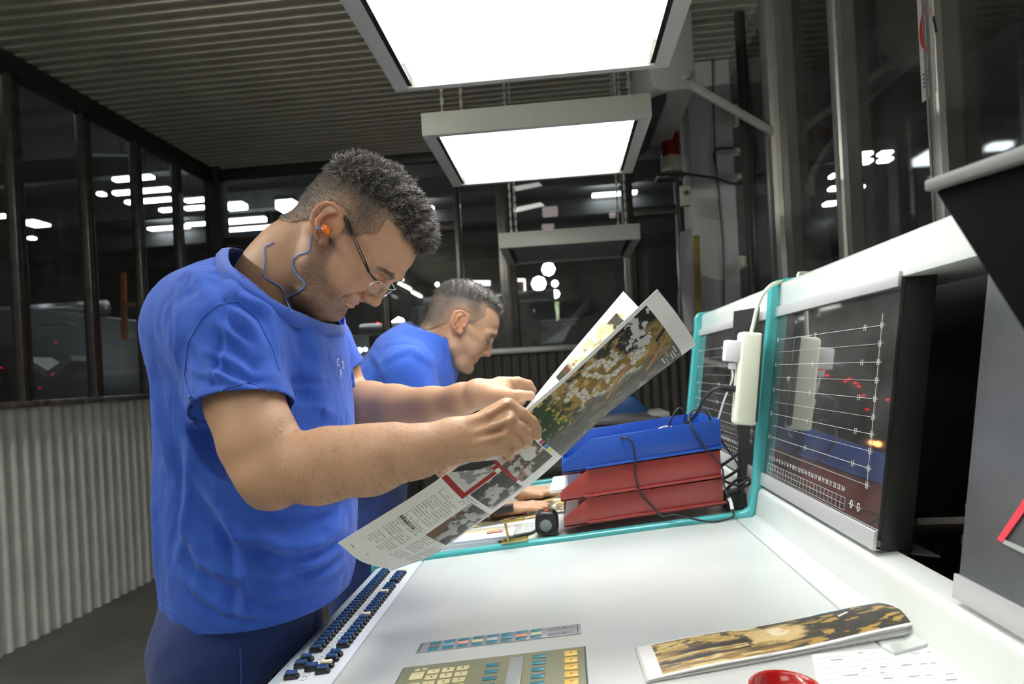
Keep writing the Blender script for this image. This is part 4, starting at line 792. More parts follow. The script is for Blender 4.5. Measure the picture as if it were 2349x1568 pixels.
# ============================================================ PEOPLE: implicit surfaces meshed with surface nets
class Fld:
    def __init__(s, lo, hi, h):
        s.lo = np.array(lo, float); s.h = h; s.n = np.ceil((np.array(hi) - s.lo) / h).astype(int) + 1
        s.d = np.full(tuple(s.n), .04, np.float32)
    def sub(s, lo, hi, m=.03):
        a = np.clip(np.floor((np.array(lo) - m - s.lo) / s.h).astype(int), 0, s.n - 1); b = np.clip(np.ceil((np.array(hi) + m - s.lo) / s.h).astype(int) + 1, 1, s.n)
        sl = tuple(slice(i, j) for i, j in zip(a, b))
        ax = [(s.lo[k] + s.h * np.arange(a[k], b[k])).astype(np.float32) for k in range(3)]
        return sl, ax[0][:, None, None], ax[1][None, :, None], ax[2][None, None, :]
    def op(s, sl, nd, k, mode):
        d = s.d[sl]
        if mode == 'u':
            h = np.clip(.5 + .5 * (d - nd) / k, 0, 1); r = d * (1 - h) + nd * h - k * h * (1 - h)
        elif mode == 's':
            h = np.clip(.5 - .5 * (d + nd) / k, 0, 1); r = d * (1 - h) - nd * h + k * h * (1 - h)
        s.d[sl] = r
    def cone(s, p0, p1, r0, r1, k=.01, mode='u', sq=None, sym=False):
        """tapered capsule; sq=(axis, factor) squashes the section along a world axis"""
        p0 = np.array(p0, float); p1 = np.array(p1, float); R = max(r0, r1)
        lo = np.minimum(p0, p1) - R; hi = np.maximum(p0, p1) + R
        if sym: m_ = max(abs(lo[1]), abs(hi[1])); lo[1] = -m_; hi[1] = m_
        sl, X, Y, Z = s.sub(lo, hi)
        if sym: Y = np.abs(Y)
        ab = p1 - p0; L2 = max(ab @ ab, 1e-12)
        t = np.clip(((X - p0[0]) * ab[0] + (Y - p0[1]) * ab[1] + (Z - p0[2]) * ab[2]) / L2, 0, 1)
        dx = X - p0[0] - t * ab[0]; dy = Y - p0[1] - t * ab[1]; dz_ = Z - p0[2] - t * ab[2]
        if sq is not None:
            ax, f = sq; ax = np.array(ax, float); ax /= np.linalg.norm(ax)
            q = (dx * ax[0] + dy * ax[1] + dz_ * ax[2]) * (1 / f - 1); dx = dx + q * ax[0]; dy = dy + q * ax[1]; dz_ = dz_ + q * ax[2]
        s.op(sl, np.sqrt(dx * dx + dy * dy + dz_ * dz_) - (r0 + (r1 - r0) * t), k, mode)
    def chain(s, pts, k=.006, mode='u', sq=None, sym=False):
        for a, b in zip(pts[:-1], pts[1:]): s.cone(a[0], b[0], a[1], b[1], k, mode, sq, sym)
    def ell(s, c, r, k=.01, mode='u', rot=None, sym=False):
        c = np.array(c, float); r = np.array(r, float); R = np.full(3, r.max()) if rot is not None else r
        lo = c - R; hi = c + R
        if sym: m_ = max(abs(lo[1]), abs(hi[1])); lo[1] = -m_; hi[1] = m_
        sl, X, Y, Z = s.sub(lo, hi)
        if sym: Y = np.abs(Y)
        X = X - c[0]; Y = Y - c[1]; Z = Z - c[2]
        if rot is not None: # rotation about the lateral axis by rot radians
            cs, sn = math.cos(rot), math.sin(rot); X, Z = X * cs + Z * sn, -X * sn + Z * cs
        k0 = np.sqrt((X / r[0]) ** 2 + (Y / r[1]) ** 2 + (Z / r[2]) ** 2); k1 = np.sqrt((X / r[0] ** 2) ** 2 + (Y / r[1] ** 2) ** 2 + (Z / r[2] ** 2) ** 2)
        s.op(sl, np.where(k1 > 1e-9, k0 * (k0 - 1) / np.maximum(k1, 1e-9), -r.min()), k, mode)
    def stack(s, lev, k=.02, e=2.0):
        """vertical stack of ellipses: rows (z, xc, yc, rx, ry)"""
        L = np.array(lev, float); L = L[np.argsort(L[:, 0])]
        lo = [(L[:, 1] - L[:, 3]).min(), (L[:, 2] - L[:, 4]).min(), L[0, 0]]; hi = [(L[:, 1] + L[:, 3]).max(), (L[:, 2] + L[:, 4]).max(), L[-1, 0]]
        sl, X, Y, Z = s.sub(lo, hi, .04); z = Z.ravel()
        def pc(c):
            return cub(L[:, 0], L[:, c], z)[None, None, :]
        xc, yc, rx, ry = pc(1), pc(2), pc(3), pc(4)
        u = np.abs((X - xc) / rx); v = np.abs((Y - yc) / ry)
        q = (u ** e + v ** e) ** (1 / e)
        dd = (q - 1) * np.minimum(rx, ry)
        zc = np.maximum(L[0, 0] - Z, Z - L[-1, 0])
        dd = np.maximum(dd, zc); s.op(sl, dd.astype(np.float32), k, 'u')
    def plane(s, p, n):
        n = np.array(n, float); n /= np.linalg.norm(n); p = np.array(p, float)
        X = (s.lo[0] + s.h * np.arange(s.n[0]))[:, None, None]; Y = (s.lo[1] + s.h * np.arange(s.n[1]))[None, :, None]; Z = (s.lo[2] + s.h * np.arange(s.n[2]))[None, None, :]
        return ((X - p[0]) * n[0] + (Y - p[1]) * n[1] + (Z - p[2]) * n[2]).astype(np.float32)
    def mesh(s, d=None):
        d = s.d if d is None else d; n = d.shape; S_ = d < 0
        c8 = [(i, j, k) for i in (0, 1) for j in (0, 1) for k in (0, 1)]
        cnt = np.zeros((n[0] - 1, n[1] - 1, n[2] - 1), np.int8)
        for i, j, k in c8: cnt += S_[i:n[0] - 1 + i, j:n[1] - 1 + j, k:n[2] - 1 + k]
        act = np.argwhere((cnt > 0) & (cnt < 8)); idx = np.full(cnt.shape, -1, np.int32); idx[tuple(act.T)] = np.arange(len(act))
        val = np.stack([d[act[:, 0] + i, act[:, 1] + j, act[:, 2] + k] for i, j, k in c8], 1)
        P = np.zeros((len(act), 3)); w = np.zeros(len(act)); cc = np.array(c8, float)
        for a in range(8):
            for b in range(a + 1, 8):
                if np.abs(cc[a] - cc[b]).sum() != 1: continue
                va, vb = val[:, a], val[:, b]; m_ = (va < 0) != (vb < 0); t = np.where(m_, va / np.where(m_, va - vb, 1), 0)
                P[m_] += cc[a] + t[m_, None] * (cc[b] - cc[a]); w += m_
        V = s.lo + s.h * (act + P / w[:, None]); F = []
        for ax in range(3):
            a_, b_ = [(1, 2), (2, 0), (0, 1)][ax]; sl0 = [slice(1, -1)] * 3; sl1 = [slice(1, -1)] * 3; sl0[ax] = slice(0, -1); sl1[ax] = slice(1, None)
            A = S_[tuple(sl0)]; B = S_[tuple(sl1)]; off = np.array([1, 1, 1]); off[ax] = 0
            for flip, M in ((False, A & ~B), (True, ~A & B)):
                e = np.argwhere(M) + off
                if not len(e): continue
                ea = np.zeros(3, int); ea[a_] = 1; eb = np.zeros(3, int); eb[b_] = 1
                q = [idx[tuple((e - ea - eb).T)], idx[tuple((e - eb).T)], idx[tuple(e.T)], idx[tuple((e - ea).T)]]
                F.append(np.stack(q[::-1] if flip else q, 1))
        F = np.concatenate(F); F = F[(F >= 0).all(1)]
        return V, F
def cub(x, y, q):
    """smooth monotone-ish interpolation"""
    x = np.asarray(x, float); y = np.asarray(y, float); m_ = np.gradient(y, x); q = np.clip(q, x[0], x[-1]); i = np.clip(np.searchsorted(x, q) - 1, 0, len(x) - 2); h = x[i + 1] - x[i]; t = (q - x[i]) / h
    return (2 * t ** 3 - 3 * t ** 2 + 1) * y[i] + (t ** 3 - 2 * t ** 2 + t) * h * m_[i] + (-2 * t ** 3 + 3 * t ** 2) * y[i + 1] + (t ** 3 - t ** 2) * h * m_[i + 1]
def relax(V, F, it=1, lam=.5):
    E_ = np.concatenate([F[:, [0, 1]], F[:, [1, 2]], F[:, [2, 3]], F[:, [3, 0]]]); n = len(V)
    for _ in range(it):
        acc = np.stack([np.bincount(E_[:, 0], V[E_[:, 1], k], n) + np.bincount(E_[:, 1], V[E_[:, 0], k], n) for k in range(3)], 1); c = np.bincount(E_.ravel(), minlength=n)
        V = V + lam * (acc / np.maximum(c, 1)[:, None] - V)
    return V
def normals(V, F):
    n = np.cross(V[F[:, 2]] - V[F[:, 0]], V[F[:, 3]] - V[F[:, 1]]); N = np.stack([sum(np.bincount(F[:, j], n[:, k], len(V)) for j in range(4)) for k in range(3)], 1)
    return N / np.maximum(np.linalg.norm(N, axis=1), 1e-12)[:, None]
def inpoly(x, y, poly):
    r = np.zeros(x.shape, bool); n = len(poly)
    for i in range(n):
        (x0, y0), (x1, y1) = poly[i], poly[(i + 1) % n]; c = ((y0 > y) != (y1 > y)) & (x < (x1 - x0) * (y - y0) / ((y1 - y0) or 1e-9) + x0); r ^= c
    return r
def polydist(x, y, poly):
    d = np.full(x.shape, 9.); n = len(poly)
    for i in range(n):
        (x0, y0), (x1, y1) = poly[i], poly[(i + 1) % n]; ax, ay = x1 - x0, y1 - y0; t = np.clip(((x - x0) * ax + (y - y0) * ay) / max(ax * ax + ay * ay, 1e-12), 0, 1)
        d = np.minimum(d, np.hypot(x - x0 - t * ax, y - y0 - t * ay))
    return np.where(inpoly(x, y, poly), d, -d)
def sstep(a, b, x): t = np.clip((x - a) / (b - a), 0, 1); return t * t * (3 - 2 * t)
def noise3(P, sc, seed=0): return (fbm(P[:, 0] * sc, P[:, 1] * sc + P[:, 2] * sc * .7, seed, 3) + fbm(P[:, 2] * sc, P[:, 1] * sc - P[:, 0] * sc * .6, seed + 9, 3)) / 2

HAIRPOLY = [(.126, .088), (.104, .094), (.077, .101), (.057, .094), (.066, .066), (.046, .036), (.030, .017), (.020, .022), (.006, .040), (-.012, .047), (-.032, .038), (-.038, .015), (-.034, -.008), (-.049, -.020), (-.071, -.044), (-.094, -.058), (-.2, -.07), (-.2, .3), (.2, .3), (.2, .088)]
TOPPOLY = [(-.2, .075), (-.082, .082), (-.016, .100), (.035, .108), (.070, .104), (.2, .080), (.2, .3), (-.2, .3)]
def head_field(neck, res=.0021, lo=(-.20, -.125, -.24), hi=(.16, .125, .19), beak=1.0):
    f = Fld(lo, hi, res); E_ = f.ell; Cn = f.cone
    E_((-.004, 0, .055), (.114, .080, .102)); E_((.052, 0, .050), (.0745, .066, .072), .02); E_((.058, 0, -.012), (.058, .059, .075), .02)
    E_((.068, 0, -.066), (.036, .037, .036), .015)
    f.chain([((-.002, .056, -.045), .020), ((.010, .055, -.068), .018), ((.050, .042, -.106), .018), ((.084, .012, -.111), .0175)], .018, sym=True)
    E_((.046, 0, -.094), (.050, .046, .036), .02); E_((.0865, 0, -.108), (.0185, .019, .0175), .012)
    E_((.062, .034, -.042), (.032, .026, .040), .02, sym=True); E_((.020, .054, -.040), (.030, .017, .048), .02, sym=True)
    Cn((.078, .046, -.006), (.015, .070, .004), .014, .011, .015, sym=True)
    f.chain([((.119, .004, .030), .011), ((.112, .026, .029), .0115), ((.092, .050, .022), .011)], .014, sym=True)
    # eye sockets, lids
    E_((.119, .031, .008), (.013, .019, .0125), .012, 's', sym=True)
    E_((.0925, .032, .007), (.0150, .0160, .0145), .004, sym=True)
    Cn((.1055, .020, .0125), (.1015, .046, .0125), .0020, .0018, .003, 's', sym=True)     # crease over the lid
    Cn((.1095, .018, .0005), (.1020, .046, .0015), .0016, .0014, .002, 's', sym=True)     # lowered lid slit
    # nose
    f.chain([((.114, 0, .020), .009), ((.1155, 0, .006), .0085), ((.1215, 0, -.012), .0095), ((.1265, 0, -.030), .0115)], .010)
    E_((.1275, 0, -.036), (.0125, .0115, .0105), .006); E_((.116, .0125, -.040), (.0115, .0085, .0085), .005, sym=True); Cn((.119, 0, -.044), (.108, 0, -.051), .006, .006, .006)
    E_((.1195, .0070, -.048), (.0055, .0036, .0036), .003, 's', rot=.5, sym=True)
    Cn((.106, .0205, -.036), (.101, .0225, -.046), .0020, .0016, .005, 's', sym=True)
    # mouth
    f.chain([((.1030, 0, -.0665), .0046), ((.1015, .010, -.0660), .0048), ((.092, .026, -.0700), .0030)], .004, sym=True)
    f.chain([((.1015, 0, -.0770), .0058), ((.0995, .010, -.0765), .0054), ((.091, .025, -.0725), .0030)], .004, sym=True)
    f.chain([((.1085, 0, -.0715), .0011), ((.1055, .010, -.0708), .0012), ((.0940, .0265, -.0716), .0020)], .0025, 's', sym=True)
    Cn((.101, .030, -.042), (.088, .036, -.068), .0014, .0014, .009, 's', sym=True)
    Cn((.1075, 0, -.089), (.100, .016, -.088), .0035, .003, .008, 's', sym=True)
    # ears
    E_((-.008, .084, .010), (.024, .0075, .034), .006, rot=-.45, sym=True)
    hx = [(.006, .082, .030), (.001, .090, .039), (-.010, .095, .044), (-.022, .099, .043), (-.032, .101, .035), (-.037, .102, .022), (-.035, .102, .008), (-.027, .100, -.006), (-.017, .096, -.015), (-.003, .090, -.022)]
    f.chain([(p, .0040) for p in hx], .003, sym=True)
    E_((.000, .098, .005), (.0125, .010, .0175), .004, 's', rot=-.3, sym=True)
    f.chain([((-.012, .096, .033), .0032), ((-.021, .0975, .022), .0036), ((-.021, .0965, .006), .0036), ((-.010, .094, -.008), .0034)], .004, sym=True)
    E_((.011, .088, .004), (.005, .006, .008), .003, sym=True); E_((.009, .086, -.017), (.0085, .0055, .0105), .004, sym=True)
    neck(f)
    return f
def skin_colour(P, beard=1.):
    a, l, h = P[:, 0], np.abs(P[:, 1]), P[:, 2]; base = np.tile(np.array([.47, .275, .170]), (len(P), 1)); n1 = noise3(P, 60, 1); n2 = noise3(P, 700, 4)
    base *= (.93 + .14 * n1)[:, None]
    line = np.interp(a, [0, .022, .04, .06, .08, .10, .12], [.03, .014, -.035, -.052, -.056, -.052, -.052])
    st = beard * sstep(-.004, .030, line - h) * sstep(-.015, .02, a) * sstep(-.165, -.14, h) * sstep(-.052, -.060, np.where(a > .1, h, -1))
    st = st * (.55 + .9 * (n2 - .35)); st = np.clip(st, 0, .95)
    lip = sstep(.013, .006, np.hypot((h + .0718) * 1.25, 0)) * sstep(.024, .018, l) * (a > .094)
    st = st * (1 - lip)
    base = base * (1 - st[:, None] * .85) + np.array([.05, .042, .04]) * st[:, None] * .85
    base = base * (1 - lip[:, None] * .45) + np.array([.42, .16, .13]) * lip[:, None] * .45
    ear = (l > .0835) & (a < .02); base[ear] = base[ear] * np.array([1.03, .86, .80])
    red = sstep(.03, .0, np.hypot(a - .115, h + .04)) * .35; base = base * (1 - red[:, None] * np.array([0, .22, .28]))
    sc = sstep(.008, .024, polydist(a, h, HAIRPOLY)) * (l < .085); base = base * (1 - sc[:, None] * .8) + np.array([.05, .04, .032]) * sc[:, None] * .8
    return base
def strands(P, N, D, L, w, rng, bend=.5):
    """tapered hair strands as slim three-sided spikes, one mesh"""
    n = len(P); d0 = D / np.linalg.norm(D, axis=1)[:, None]; side = np.cross(d0, N); side /= np.maximum(np.linalg.norm(side, axis=1), 1e-9)[:, None]; up = np.cross(side, d0)
    jit = rng.normal(0, .18, (n, 3)); p1 = P + (d0 + N * .25) * (L * .5)[:, None]; p2 = p1 + (d0 + jit - N * bend) * (L * .5)[:, None]
    V = []; w = np.broadcast_to(w, (n,))[:, None]
    for q, s_ in ((P - N * .001, 1.0), (p1, .85)):
        for a in (0, 2.09, 4.19): V.append(q + (side * math.cos(a) + up * math.sin(a)) * w * s_)
    V.append(p2); V = np.stack(V, 1).reshape(-1, 3); o = (np.arange(n) * 7)[:, None]
    F = np.array([(0, 1, 4), (0, 4, 3), (1, 2, 5), (1, 5, 4), (2, 0, 3), (2, 3, 5), (3, 4, 6), (4, 5, 6), (5, 3, 6)])
    return V, (o[:, :, None] + F[None]).reshape(-1, 3)
skin = mat('skin', (.5, .3, .2), .48, bump=.25, bscale=700, attr='Col', sss=.12, spec=.45)
hair_at = mat('hair_strand', (.1, .1, .1), .33, attr='Col', spec=.8)
hair_cap = mat('hair_cap', (.05, .04, .03), .55, attr='Col')
hair_m = mat('hair', (.24, .215, .185), .36, noise=.5, nscale=300, spec=.7); hair2_m = mat('hair_grey', (.30, .285, .26), .45, noise=.5, nscale=300, spec=.7)
def comb_dir(P, N):
    a, l, h = P[:, 0], P[:, 1], P[:, 2]
    top = sstep(.075, .115, h)
    D = np.stack([np.full(len(P), .75), l * 2, .35 + 0 * a], 1) * top[:, None] + np.stack([-.25 + 0 * a, 0 * a, np.full(len(P), -.75)], 1) * (1 - top)[:, None]
    D += np.stack([0 * a, 0 * a, -3.5 * np.maximum(a - .09, 0) * 6], 1); return D
def make_head(root, frame, f, name_hair, hmat, seed=1, nst=(15000, 9000), col2=None, quiff=1.0, sc=1.0, hcol=(.020, .016, .013), beard=1., tone=1.):
    """returns vertices/faces/colours in world space and adds hair, brows, eyes as children"""
    rng = np.random.default_rng(seed); O, A_, L_, U_ = frame
    def tw(V): return O + sc * (V[:, :1] * A_ + V[:, 1:2] * L_ + V[:, 2:3] * U_)
    V, F = f.mesh(); V = relax(V, F, 1, .4); C = skin_colour(V, beard)
    # hair volume: the scalp pushed outwards inside the hairline
    g = Fld(f.lo, f.lo + f.h * (f.n - 1), f.h); X = (f.lo[0] + f.h * np.arange(f.n[0]))[:, None, None]; Y = (f.lo[1] + f.h * np.arange(f.n[1]))[None, :, None]; Z = (f.lo[2] + f.h * np.arange(f.n[2]))[None, None, :]
    pd = polydist(np.broadcast_to(X[:, :, 0], (f.n[0], 1))[:, 0][:, None] + 0 * Z[0], Z[0] + 0 * X[:, 0], HAIRPOLY)[:, None, :]
    td = polydist(X[:, 0] + 0 * Z[0], Z[0] + 0 * X[:, 0], TOPPOLY)[:, None, :]
    t = -.005 + .0068 * sstep(-.004, .008, pd) + .0125 * quiff * sstep(-.012, .03, td) + .0135 * quiff * sstep(.02, .09, X) * sstep(-.004, .035, td) * sstep(-.003, .02, pd)
    t = t - .02 * sstep(.079, .084, np.abs(Y)) * sstep(.055, .045, Z) - .02 * sstep(.072, .076, np.abs(Y)) * sstep(-.042, -.036, X) * sstep(.012, .006, X) * sstep(.046, .040, Z)
    q1 = fbm(X * 95 + Z * 30, Y * 60 + 5 + Z * 20, 3, 3); t = t + (q1 - .5) * .012 * sstep(.0, .04, td) * quiff
    V2, F2 = g.mesh(f.d - t.astype(np.float32)); N2 = normals(V2, F2)
    keep = (V2[:, 2] > -.075) & (polydist(V2[:, 0], V2[:, 2], HAIRPOLY) > -.012); fk = keep[F2].all(1); used = np.unique(F2[fk]); mp = np.full(len(V2), -1); mp[used] = np.arange(len(used))
    pv_ = polydist(V2[used][:, 0], V2[used][:, 2], HAIRPOLY); tv_ = polydist(V2[used][:, 0], V2[used][:, 2], TOPPOLY); nz = noise3(V2[used], 900, 3)
    sk = np.clip((1 - sstep(.0, .045, pv_)) * .62 + (1 - sstep(-.02, .004, tv_)) * .18, 0, .8) * (1 - sstep(-.004, .012, tv_)) * (.55 + .9 * nz); sk = np.clip(sk, 0, .95)
    hc = np.array(hcol) * (1 - sk[:, None]) + np.array([.40, .25, .165]) * sk[:, None]
    arr(name_hair, tw(V2[used]), mp[F2[fk]], hair_cap, root, hc)
    # strands
    pdv = polydist(V2[:, 0], V2[:, 2], HAIRPOLY); tdv = polydist(V2[:, 0], V2[:, 2], TOPPOLY)
    ok = np.where((pdv > .002) & (np.abs(V2[:, 1]) < .086))[0]; top = ok[tdv[ok] > -.004]; sd = ok[tdv[ok] <= -.004]
    for idx, n, L0, w0 in ((top, nst[0], .013 * quiff, .00042), (sd, nst[1], .0042, .00020)):
        i = rng.choice(idx, n); P = V2[i] + rng.normal(0, .0008, (n, 3)); N = N2[i]; clump = np.stack([fbm(P[:, 0] * 110, P[:, 1] * 110 + P[:, 2] * 60, 21 + k, 2) - .5 for k in range(3)], 1)
        D = comb_dir(P, N) + N * (.45 if idx is top else .9) + clump * 3.2 + rng.normal(0, .2, (n, 3)); L = L0 * rng.uniform(.6, 1.5, n) * sc
        Vs, Fs = strands(P, N, D, L, w0 * rng.uniform(.7, 1.2, n), rng, .35)
        glint = rng.random(n) ** 2.2 * (.9 + 1.6 * clump.sum(1)) ; hc_ = (np.array([.020, .016, .013]) + np.clip(glint, 0, 1)[:, None] * np.array([.42, .39, .35])) * tone  # highlights on the hair imitated by paler strand colours
        o = arr('hair_strands', tw(Vs), Fs, hair_at, root, np.repeat(hc_, 7, 0)); o['kind'] = 'stuff'
    # brows
    NF = normals(V, F); m_ = np.where((V[:, 0] > .06) & (np.abs(V[:, 1]) > .010) & (np.abs(V[:, 1]) < .052) & (np.abs(V[:, 2] - np.interp(np.abs(V[:, 1]), [.01, .03, .052], [.022, .029, .021])) < .0042))[0]
    if len(m_):
        for s_ in (1, -1):
            mm = m_[V[m_, 1] * s_ > 0]; i = rng.choice(mm, 500); P = V[i]; N = NF[i]; D = np.stack([-.5 + 0 * P[:, 0], P[:, 1] * 0 + s_ * 1.0, .15 + 0 * P[:, 0]], 1) + N * .35 + rng.normal(0, .15, (500, 3))
            Vs, Fs = strands(P, N, D, .0075 * rng.uniform(.6, 1.2, 500) * sc, .00030, rng); arr('eyebrow', tw(Vs), Fs, hair_m, root)
    for s_ in (1, -1): # eyeball behind the lowered lid, lashes
        mb = MB(); c = O + sc * (.0925 * A_ + s_ * .032 * L_ + .005 * U_); mb.lathe((0, 0, 0), [(.0138 * math.sin(q), -.0138 * math.cos(q)) for q in np.linspace(0, math.pi, 9)], 14); mb.v = [tuple(Vector(v) + Vector(c)) for v in mb.v]
        mb.build('eye', mat('eye_white', (.5, .47, .43), .15), root, smooth=True)
        i = np.linspace(0, 1, 70); P = np.stack([.1105 - .009 * i ** 1.3, s_ * (.017 + .030 * i), -.0005 + .002 * i], 1); N = np.tile([.9, 0, -.3], (70, 1)); D = np.stack([.9 + 0 * i, s_ * (.2 + .5 * i), -.75 + 0 * i], 1); N = N / np.linalg.norm(N[0])
        Vs, Fs = strands(P, N, D, .0075 + 0 * i, .00028, rng, -.3); arr('eyelashes', tw(Vs), Fs, hair_m, root)
    return tw(V), F, C
def merge(parts):
    Vs, Fs, Cs, o = [], [], [], 0
    for V, F, C in parts: Vs.append(V); Fs.append(F + o); Cs.append(C); o += len(V)
    return np.concatenate(Vs), np.concatenate(Fs), np.concatenate(Cs)
def limb_colour(V, c=(.47, .275, .165)):
    return np.array(c) * (.94 + .12 * noise3(V, 40, 2))[:, None]
def cut_open(V, F, planes, h, R=None):
    """drop the flat caps that lie on cutting planes"""
    m_ = np.zeros(len(V), bool)
    for i, (p, n) in enumerate(planes):
        n = np.array(n, float); n /= np.linalg.norm(n); q = np.abs((V - np.array(p)) @ n) < h * .45
        if R and R[i]: q &= np.linalg.norm(V - np.array(R[i][0]), axis=1) < R[i][1]
        m_ |= q
    return F[~m_[F].all(1)]
def folds(V, N, lst, nmin=.1):
    """raise and sink the cloth along crease lines given in the plane facing the room's near side"""
    x, z = V[:, 0], V[:, 2]; out = np.zeros(len(V)); near = sstep(-.05, .45, -N[:, 1])
    for pts, w, amp in lst:
        best = np.full(len(V), 9.); sg = np.zeros(len(V)); along = np.zeros(len(V)); n = len(pts) - 1
        for i in range(n):
            (x0, z0), (x1, z1) = pts[i], pts[i + 1]; ax, az = x1 - x0, z1 - z0; l2 = ax * ax + az * az; t = ((x - x0) * ax + (z - z0) * az) / l2; tc = np.clip(t, 0, 1)
            d = np.hypot(x - x0 - tc * ax, z - z0 - tc * az); s_ = np.sign((x - x0) * az - (z - z0) * ax); m_ = d < best; best[m_] = d[m_]; sg[m_] = (s_ * d)[m_]; along[m_] = ((i + tc) / n)[m_]
        fade = np.sin(np.clip(along, .02, .98) * math.pi) ** .6
        out += fade * amp * (np.exp(-(sg / w) ** 2) - .75 * np.exp(-((sg - 1.5 * w) / w) ** 2)) * (best < 5 * w)
    return out * near
# ============================================================ WORKER IN FRONT
YM = 1.17
man = thing('person', 'nearer worker in blue T-shirt, head bent, reading a large printed sheet held in both hands', 'person', (-.60, YM, 0))
PT = math.radians(50); cA = np.array([math.cos(PT), 0, -math.sin(PT)]); cU = np.array([math.sin(PT), 0, math.cos(PT)]); cL = np.array([0, -1., 0]); cO = np.array([-.419, YM, 1.595])
def loc1(px, py, y=YM): v = np.array(at(px, py, y)) - cO; return (float(v @ cA), float(v @ cL), float(v @ cU))
def neck1(f):
    f.chain([((-.040, 0, -.005), .066), (loc1(672, 590), .066), (loc1(640, 640), .074), (loc1(600, 700), .080)], .03, sq=((0, 1, 0), .92))
    f.chain([((-.028, .062, -.015), .012), ((loc1(720, 690)[0], .040, loc1(720, 690)[2]), .014), ((loc1(740, 730)[0], .022, loc1(740, 730)[2]), .012)], .02, sym=True)
f1 = head_field(neck1, lo=(-.225, -.12, -.26))
H1 = make_head(man, (cO, cA, cL, cU), f1, 'hair', hair_m, 1, (17000, 12000))
mm = H1[0]
def P_(px, py, y): return np.array(at(px, py, y))
def arm_near():
    f = Fld((-.68, .80, 1.02), (.01, 1.12, 1.50), .0022); C = f.cone
    f.chain([(P_(528, 790, .985), .070), (P_(562, 925, .945), .0565), (P_(590, 1010, .925), .0545), (P_(622, 1082, .915), .0535)], .02)
    C(P_(575, 950, .932), P_(612, 1010, .92), .048, .047, .02)
    f.chain([(P_(614, 1092, .915), .0475), (P_(608, 1125, .922), .026)], .02); C(P_(612, 1132, .92), P_(640, 1135, .918), .019, .02, .015)
    f.chain([(P_(640, 1070, .915), .052), (P_(730, 1072, .912), .0535), (P_(850, 1060, .92), .0475), (P_(960, 1034, .932), .0385), (P_(1040, 1010, .944), .0325), (P_(1085, 1001, .95), .031)], .02, sq=((0, 1, 0), .92))
    C(P_(760, 1025, .915), P_(900, 1008, .93), .030, .026, .02)
    # palm: metacarpals fanned out, then fingers
    K = {'i': (1160, 934, .944), 'm': (1168, 964, .931), 'r': (1163, 996, .929), 'p': (1152, 1024, .934)}
    W0 = P_(1082, 988, .948); W1 = P_(1085, 1022, .946)
    for k, q, r in (('i', .0, .0170), ('m', .33, .0175), ('r', .66, .0172), ('p', 1., .0165)): C(W0 * (1 - q) + W1 * q, P_(*K[k]), .022, r * .86, .010)
    C(P_(1100, 1018, .955), P_(1145, 1003, .958), .026, .020, .010)
    f.ell(P_(1164, 928, .938), (.0085, .0075, .0075), .008); f.ell(P_(1170, 961, .924), (.0085, .0075, .0075), .008); f.ell(P_(1166, 994, .922), (.007, .006, .006), .008)
    f.chain([(P_(1070, 972, .935), .005), (P_(1120, 950, .924), .0040), (P_(1160, 926, .926), .0040)], .007)
    f.chain([(P_(1080, 995, .925), .004), (P_(1130, 976, .912), .0035), (P_(1168, 962, .912), .0035)], .007)
    f.chain([(P_(1085, 1015, .925), .0035), (P_(1130, 1004, .912), .003), (P_(1160, 995, .912), .003)], .007)
    k_ = .0022
    f.chain([(P_(1166, 932, .944), .0135), (P_(1196, 950, .944), .0112), (P_(1218, 968, .950), .0106), (P_(1229, 985, .958), .0094), (P_(1232, 998, .965), .0074)], k_)
    f.chain([(P_(1170, 964, .932), .0125), (P_(1192, 980, .930), .0108), (P_(1206, 992, .936), .0102), (P_(1209, 1008, .946), .0094), (P_(1203, 1020, .956), .0078)], k_)
    f.chain([(P_(1166, 996, .931), .0118), (P_(1182, 1008, .931), .0100), (P_(1187, 1019, .939), .0094), (P_(1182, 1031, .951), .0082)], k_)
    f.chain([(P_(1155, 1022, .936), .0110), (P_(1167, 1034, .937), .0095), (P_(1168, 1043, .947), .0086), (P_(1162, 1047, .957), .0074)], k_)
    for a_, b_, r0_, r1_ in (((1182, 951, .926), (1212, 981, .934), .0018, .0026), ((1178, 984, .917), (1198, 1003, .924), .0016, .0026), ((1168, 1012, .918), (1180, 1030, .927), .0014, .0024)): f.cone(P_(*a_), P_(*b_), r0_, r1_, .004, 's')
    f.cone(P_(1231, 994, .951), P_(1235, 1001, .957), .0034, .0028, .0015, 's')
    f.chain([(P_(1095, 978, .968), .018), (P_(1140, 950, .992), .0145), (P_(1180, 945, 1.004), .0115), (P_(1205, 948, 1.008), .0095)], .008)
    V, F = f.mesh(); V = relax(V, F, 1, .4); return V, F, limb_colour(V)
